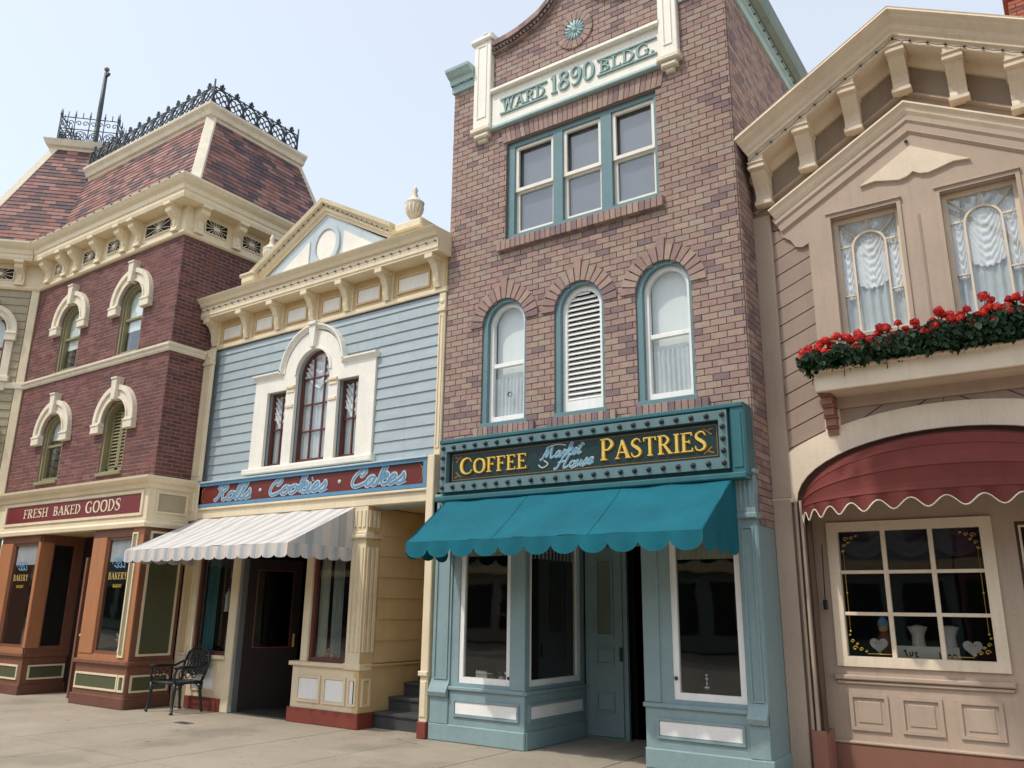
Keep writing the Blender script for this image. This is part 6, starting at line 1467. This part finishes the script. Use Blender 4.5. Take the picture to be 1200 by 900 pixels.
# cakes
def cakestand(x, y, z, r, lab):
    t = thing('cake_plate', lab, 'cake plate', (x, y, z)); MB().lathe((x, y, z), [(0, 0), (r*.4, 0), (r*.3, .02), (r, .04), (r*1.03, .05), (r*.95, .045), (0, .04)], 18).build('plate', SILV, t)
    for k in range(8):
        lay = 0 if k < 5 else 1; a = k*2*PI/(5 if lay == 0 else 3); R = r*(.62 if lay == 0 else .3); cx, cy_ = x+R*math.cos(a), y+R*math.sin(a); cz = z+.05+lay*.055
        m = MB(); m.tube([(cx+.03*math.cos(q), cy_+.03*math.sin(q), cz+.02) for q in [i*PI/4 for i in range(8)]], .02, 6, closed=True); m.build('iced_ring', CAKEB if k % 2 else PORC, t)
cakestand(-6.13, 8.75, .69, .16, 'silver plate piled with iced ring cakes in the leftmost teal window')
t = thing('gingerbread_box', 'small pale box with a lid of icing points in the leftmost teal window', 'box', (-6.45, 8.78, .68)); MB().box(-6.54, -6.36, 8.7, 8.84, .68, .80, .008).build('box_body', CARDW, t)
m = MB()
for k in range(5): m.lathe((-6.52+.035*k, 8.70, .80), [(.016, 0), (.01, .02), (0, .04)], 6)
m.build('icing', PORC, t)
t = thing('glass_stand', 'small glittering glass stand low in the right teal window', 'cake stand', (-3.52, 8.78, .68)); MB().lathe((-3.52, 8.78, .68), [(0, 0), (.05, 0), (.012, .03), (.012, .10), (.05, .13), (.012, .14), (.012, .20), (.03, .22), (0, .23)], 12).build('stem', SILV, t); MB().ball((-3.52, 8.78, .93), .02, 8, 6).build('knob', SILV, t)
t = thing('pastry_dome', 'low silver tray of pastries at the right end of the right teal window', 'tray', (-3.25, 8.8, .68)); MB().lathe((-3.25, 8.8, .68), [(0, .0), (.15, .0), (.16, .015), (0, .012)], 18).build('tray', SILV, t)
for k in range(6): MB().ball((-3.25+.09*math.cos(k), 8.8+.08*math.sin(k), .71), .035, 8, 5, (1, 1, .7)).build('pastry', BEAR, t)
t = thing('bunting_doll', 'small red figure standing inside the side window of the teal entrance', 'figurine', (-5.92, 9.2, .68)); MB().lathe((-5.92, 9.2, .68), [(0, 0), (.10, 0), (.09, .2), (.06, .42), (.03, .5), (0, .5)], 12).build('gown', REDBASE, t); MB().ball((-5.92, 9.2, 1.24), .06, 10, 7).build('head', BEAR, t); MB().lathe((-5.92, 9.2, 1.26), [(.07, 0), (.05, .06), (0, .12)], 10).build('hat', RED, t)
# jewellery display on the right
def bust(x, lab):
    t = thing('necklace_stand', lab, 'necklace stand', (x, 9.68, 1.12)); MB().lathe((x, 9.68, 1.12), [(0, 0), (.11, 0), (.085, .03), (.065, .15), (.06, .25), (.085, .31), (.10, .34), (0, .36)], 14).build('stand', VELV, t)
    MB().tube([(x+.062*math.cos(a), 9.68-.066, 1.26-.05*math.sin(a)) for a in [PI*i/8 for i in range(9)]], .004, 4).build('necklace', SILV, t)
bust(-1.56, 'cream velvet necklace stand in the middle of the nine-pane window'); bust(-1.27, 'cream velvet necklace stand right of the middle in the nine-pane window')
def heart(x, lab, y=9.60):
    P = [(x+.0078*16*math.sin(t)**3*.7, 1.27+.0078*(13*math.cos(t)-5*math.cos(2*t)-2*math.cos(3*t)-math.cos(4*t))*.7) for t in [2*PI*i/28 for i in range(28)]]
    t = thing('heart_pad', lab, 'jewellery pad', (x, y, 1.12)); MB(FY(y)).plate(P[::-1], [], -.02, .02).build('pad', VELV, t); MB(FY(y)).tube([(x-.03+.01*k, 1.29+.012*((-1)**k), .022) for k in range(7)], .004, 4).build('bracelet', SILV, t); MB(FY(y)).box(x-.01, x+.01, 1.13, 1.2, -.06, -.02).build('easel', DARKW, t)
heart(-1.93, 'cream heart-shaped jewellery pad at the lower left of the nine-pane window'); heart(-1.06, 'cream heart-shaped jewellery pad at the lower right of the nine-pane window')
t = thing('doll', 'small doll with blue cap and red collar above the left heart pad', 'doll', (-1.90, 9.72, 1.12)); MB().lathe((-1.90, 9.72, 1.12), [(0, 0), (.08, 0), (.07, .2), (.04, .28)], 10).build('dress', REDBASE, t); MB().ball((-1.90, 9.72, 1.44), .05, 10, 7).build('head', BEAR, t); MB().lathe((-1.90, 9.72, 1.46), [(.055, 0), (.05, .05), (.02, .09), (0, .10)], 10).build('cap', LETB, t)
t = thing('display_card', 'pinkish card with dark lettering standing between the heart pads', 'card', (-1.5, 9.56, 1.12)); MB(FY(9.56)).box(-1.76, -1.18, 1.13, 1.27, -.01, .0).build('card', CARDW, t)
m = MB(FY(9.56))
for k, pts in enumerate((((0, .06), (.015, .08), (.02, .03), (.035, .02)), ((.05, .06), (.055, .02), (.075, .04), (.07, .07)), ((.09, .05), (.11, .06), (.10, .02), (.125, .02)), ((.30, .07), (.31, .01), (.34, .06)), ((.36, .02), (.38, .05), (.40, .02), (.42, .05), (.45, .02)))): ribbon(m, [(-1.69+a*1.1, 1.15+b, .012) for a, b, c in cs(*pts)], .001, .003+.0003*k)
m.build('card_lettering', IRON, t, norm=False)
for i, lab in enumerate(('dark purple swag in the top left pane of the nine-pane window', 'dark purple swag in the top middle pane of the nine-pane window', 'dark purple swag in the top right pane of the nine-pane window')):
    a = ga+(gb-ga)*i/3; b = ga+(gb-ga)*(i+1)/3
    c = cloth(FY(Y4+.14), a, b, g1-.28, g1+.08, 2, .02, PURPLE, bottom=lambda t: .10*abs(2*t-1)**1.5, nv=20, nu=20, chev=3).build('swag', PURPLE, None, norm=False, org=(a, Y4+.14, g1)); tag(c, lab, 'swag curtain')
c = cloth(FY(Y4+.25), X5(-.46), .45, .5, Z5(2.36), 14, .02, TEALCUR, nu=70).build('curtain', PURPLE, None, norm=False, org=(0, 9.7, .5)); tag(c, 'dark pleated curtain behind the glass door at the right edge', 'curtain')
for F, a, b, z0, z1, lab in ((G.back(.07), -16.86, -16.04, 2.26, 2.62, 'blue grey half curtain at the top of the left bakery window'), (G.back(.07), -13.61, -12.95, 2.26, 2.62, 'blue grey half curtain at the top of the bakery window by the corner pier'), (SB.back(.05), 7.97, 8.30, 2.28, 2.60, 'dim half curtain in the side window of the left bakery bay')):
    c = cloth(F, a, b, z0, z1, 10, .012, LACE, nu=60, seed=2).build('half_curtain', LACE, None, norm=False, org=tuple(F(a, z0, 0))); tag(c, lab, 'curtain')

# wreath and small pictures inside the shops
t = thing('wreath', 'dark round wreath hanging in the leftmost teal shop window', 'wreath', (-6.28, 8.95, 1.62))
m = MB(FY(8.95)); rr = random.Random(2)
for k in range(160):
    a = rr.uniform(0, 2*PI); q_ = .12+rr.gauss(0, .018); c = (-6.28+q_*math.cos(a), 1.62+q_*math.sin(a), rr.uniform(-.02, .03)); m.m = rr.choice([0, 1]); b = m.pts([(c[0]-.02, c[1], c[2]), (c[0], c[1]-.01, c[2]+.01), (c[0]+.02, c[1], c[2]), (c[0], c[1]+.012, c[2]+.004)]); m.face((b, b+1, b+2, b+3))
m.build('greenery', LEAF, t, norm=False); MB(FY(8.93)).lathe((-6.28, 8.93, 1.50), [(0, 0), (.03, .01), (.02, .03), (0, .04)], 8).build('bow', REDBASE, t)
for k, (x, y, z, w_2, h_2, lab) in enumerate(((-10.05, 10.2, 1.75, .2, .26, 'upper dark framed picture seen through the open shop doorway'), (-10.05, 10.2, 1.25, .2, .22, 'lower dark framed picture seen through the open shop doorway'), (-3.35, 9.75, 1.6, .16, .22, 'small framed picture at the back of the right teal window'), (-13.25, 8.38, 1.45, .16, .2, 'small red framed picture inside the right bakery window'))):
    t = thing('picture', lab, 'picture', (x, y, z)); F_ = FY(y); m = MB(F_); m.plate(rect(x-w_2, x+w_2, z-h_2, z+h_2), [rect(x-w_2+.03, x+w_2-.03, z-h_2+.03, z+h_2-.03)], -.02, .02); m.build('frame', GOLDD, t); MB(F_).box(x-w_2+.02, x+w_2-.02, z-h_2+.02, z+h_2-.02, -.01, .005).build('print', CURBG if k % 2 else MAROON, t)
# ================================================================== across the street, out of the frame: plain facades and a shade tree
STR_ = M('opposite_tan_wall', (.34, .27, .20), .8, .1); STR2 = M('opposite_red_wall', (.17, .075, .06), .85, .15); STR3 = M('opposite_green_wall', (.16, .20, .15), .7, .1)
for k, (x0, x1, h, mt, lab) in enumerate(((-80, -58, 8.0, STR_, 'plain tan building far down the other side of the street'), (-58, -40, 9.0, STR3, 'plain green building down the other side of the street'), (-40, -27, 9.0, STR2, 'plain red building across the street, farthest left'), (-27, -15, 7.5, STR_, 'plain tan building across the street opposite the bakery'), (-15, -4, 9.5, STR3, 'plain green building across the street opposite the blue shop'), (-4, 8, 8.0, STR2, 'plain red building across the street opposite the tower building'), (8, 20, 9.0, STR_, 'plain tan building across the street, farthest right'))):
    t = thing('opposite_building', lab, 'building', ((x0+x1)/2, -15, 0)); MB().box(x0+.05, x1-.05, -22, -15, 0, h).build('wall', mt, t)
    MB().box(x0, x1, -22.1, -14.6, h, h+.4).box(x0+.02, x1-.02, -15.2, -14.7, 3.1, 3.5).build('cornice', CREAMD, t)
    n = int((x1-x0)/2)
    for i in range(n):
        x = x0+(x1-x0)*(i+.5)/n; MB().box(x-.45, x+.45, -15.02, -14.97, 4.2, 6.2).build('window', DARK, t, norm=False); MB().box(x-.75, x+.75, -15.02, -14.97, .6, 2.7).build('shop_window', DARK, t, norm=False)
tr_ = thing('shade_tree', 'broad street tree outside the frame that shades the red awning shopfront', 'tree', (1.7, 4.6, 0))
MB().tube([(1.7, 4.6, 0), (1.65, 4.6, 1.5), (1.5, 4.65, 3.5), (1.0, 4.75, 5.6), (.2, 4.9, 7.6), (-.6, 5.0, 8.9)], [.24, .18, .15, .13, .09, .05], 10).build('trunk', WOODB, tr_)
for a in ((1.0, 4.75, 5.6, -1.8, 5.1, 8.3), (1.2, 4.7, 4.9, 2.2, 5.4, 8.6), (.2, 4.9, 7.6, -2.9, 4.9, 8.8), (.2, 4.9, 7.6, .6, 4.2, 9.8)): MB().tube([a[:3], ((a[0]+a[3])/2, (a[1]+a[4])/2, (a[2]+a[5])/2+.2), a[3:]], [.08, .05, .02], 6).build('limb', WOODB, tr_)
rr = random.Random(11); m = MB(); cl = [(rr.uniform(-3.2, 2.6), rr.uniform(4.2, 5.9), rr.uniform(8.0, 10.3), rr.uniform(.35, .75)) for _ in range(46)]
for k in range(9000):
    a = rr.choice(cl); d = Vector((rr.gauss(0, 1), rr.gauss(0, 1), rr.gauss(0, .7))).normalized()*a[3]*rr.random()**.4; c = Vector(a[:3])+d
    nrm = Vector((rr.uniform(-1, 1), rr.uniform(-1, 1), rr.uniform(-.2, 1.2))).normalized(); e = nrm.orthogonal().normalized(); g_ = nrm.cross(e); L = rr.uniform(.07, .12); q_ = len(m.v); m.m = rr.choice([0, 1, 1])
    m.v += [c-e*L, c+g_*L*.5, c+e*L, c-g_*L*.5]; m.face((q_, q_+1, q_+2, q_+3))
m.build('crown', LEAF, tr_, norm=False)
